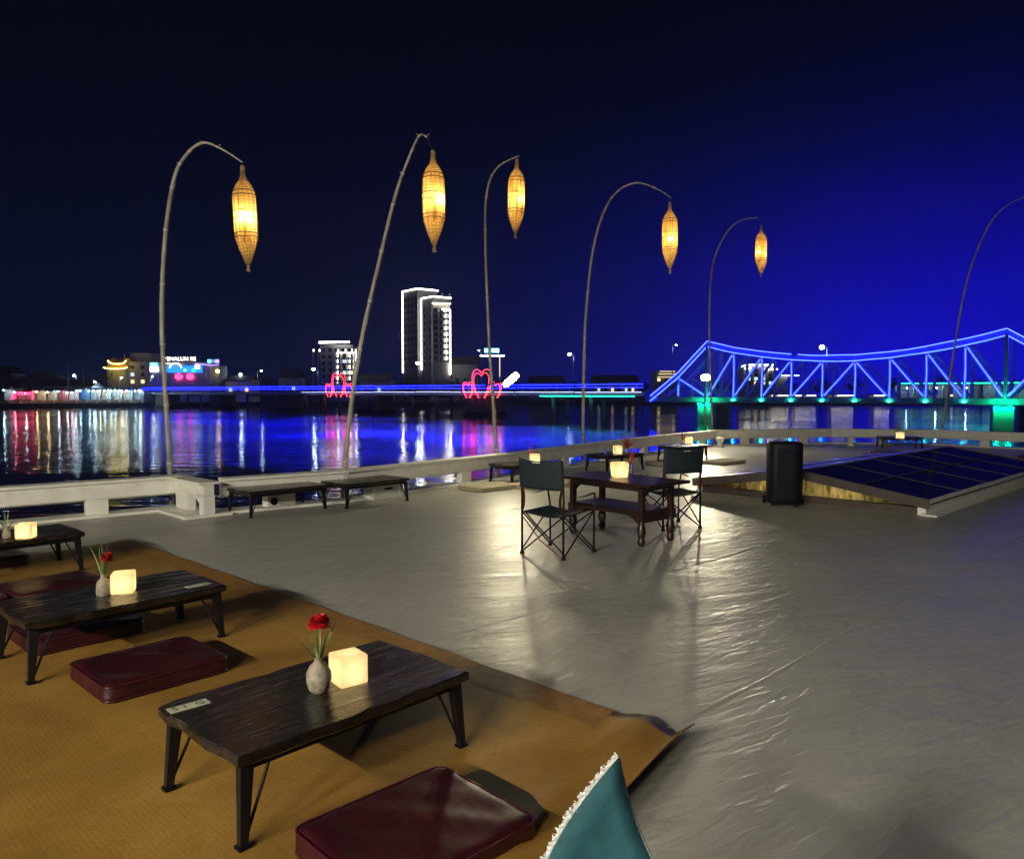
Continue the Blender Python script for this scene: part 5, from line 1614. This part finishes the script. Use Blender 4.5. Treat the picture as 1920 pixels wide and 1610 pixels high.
# ------------------------------------------------------------------ trees along the far bank
def tree(label, x, y, h, w_, seed):
    rnd = random.Random(seed)
    r = thing('bank_tree', label, 'tree', (x, y, BANK), rnd.uniform(0, 6), 'dark trees along the far bank')
    MB().tube([(0, 0, 0), (0.1, 0.1, h * 0.35), (0.2, -0.1, h * 0.65)], [0.35, 0.24, 0.10], 7).build('trunk', 'trunk', r, smooth=True)
    lb = MB()
    for k in range(4):
        a = k * 1.57 + rnd.uniform(-0.3, 0.3)
        lb.tube([(0.1, 0, h * (0.34 + 0.06 * k)), (w_ * 0.3 * math.cos(a), w_ * 0.3 * math.sin(a), h * (0.6 + 0.05 * k))], [0.13, 0.05], 5)
    lb.build('limbs', 'trunk', r)
    cr = MB()
    cl = [(rnd.uniform(-0.34, 0.34) * w_, rnd.uniform(-0.34, 0.34) * w_, h * rnd.uniform(0.48, 0.9), rnd.uniform(0.14, 0.24) * w_) for _ in range(11)]
    for cx, cy, cz, cr_ in cl:
        for _ in range(34):
            v_ = Vector((rnd.gauss(0, 1), rnd.gauss(0, 1), rnd.gauss(0, 0.8))).normalized() * cr_ * rnd.uniform(0.55, 1.1)
            c = Vector((cx, cy, cz)) + v_
            n_1 = Vector((rnd.gauss(0, 1), rnd.gauss(0, 1), rnd.gauss(0, 1))).normalized()
            x_ = n_1.orthogonal().normalized() * rnd.uniform(0.25, 0.5); y_ = n_1.cross(x_).normalized() * rnd.uniform(0.2, 0.4)
            cr.add([c - x_, c - y_, c + x_, c + y_], [(0, 1, 2, 3)])
    cr.build('crown', 'foliage', r)
    return r


tr_spots = [(-30, 12, 272), (30, 9, 292), (165, 8, 275), (185, 9, 280), (400, 7, 296), (480, 9, 300), (505, 8, 305), (575, 9, 312), (690, 9, 315), (715, 8, 318), (760, 8, 322), (865, 9, 322), (960, 9, 335), (1020, 8, 340), (1085, 9, 342), (1150, 9, 345), (1205, 8, 345), (1330, 9, 335), (1355, 8, 330), (1490, 8, 330), (1540, 9, 325), (1600, 9, 322), (1680, 8, 315), (1760, 9, 310), (1840, 8, 305), (1910, 9, 300)]
nth = order + ['fifteenth', 'sixteenth', 'seventeenth', 'eighteenth', 'nineteenth', 'twentieth', 'twenty-first', 'twenty-second', 'twenty-third', 'twenty-fourth', 'twenty-fifth', 'twenty-sixth']
for k, (u, h, d_) in enumerate(tr_spots):
    p = PD(u, 740, d_)
    tree(f'dark leafy tree on the unlit far bank, {nth[k]} from the left', p.x, d_, h + random.uniform(-1.5, 2.0), h * random.uniform(0.8, 1.2), 100 + k)

# ------------------------------------------------------------------ humid river air
t = NT('river_air')
t.n.remove(t.b)
vol = t.node('ShaderNodeVolumePrincipled')
vol.inputs['Color'].default_value = (0.9, 0.93, 1.0, 1)
vol.inputs['Density'].default_value = 0.00045
vol.inputs['Anisotropy'].default_value = 0.3
t.l.new(vol.outputs[0], t.out.inputs['Volume'])
MB().box((0, 270, 33), (1420, 680, 78)).build('haze', 'river_air', kind='stuff')
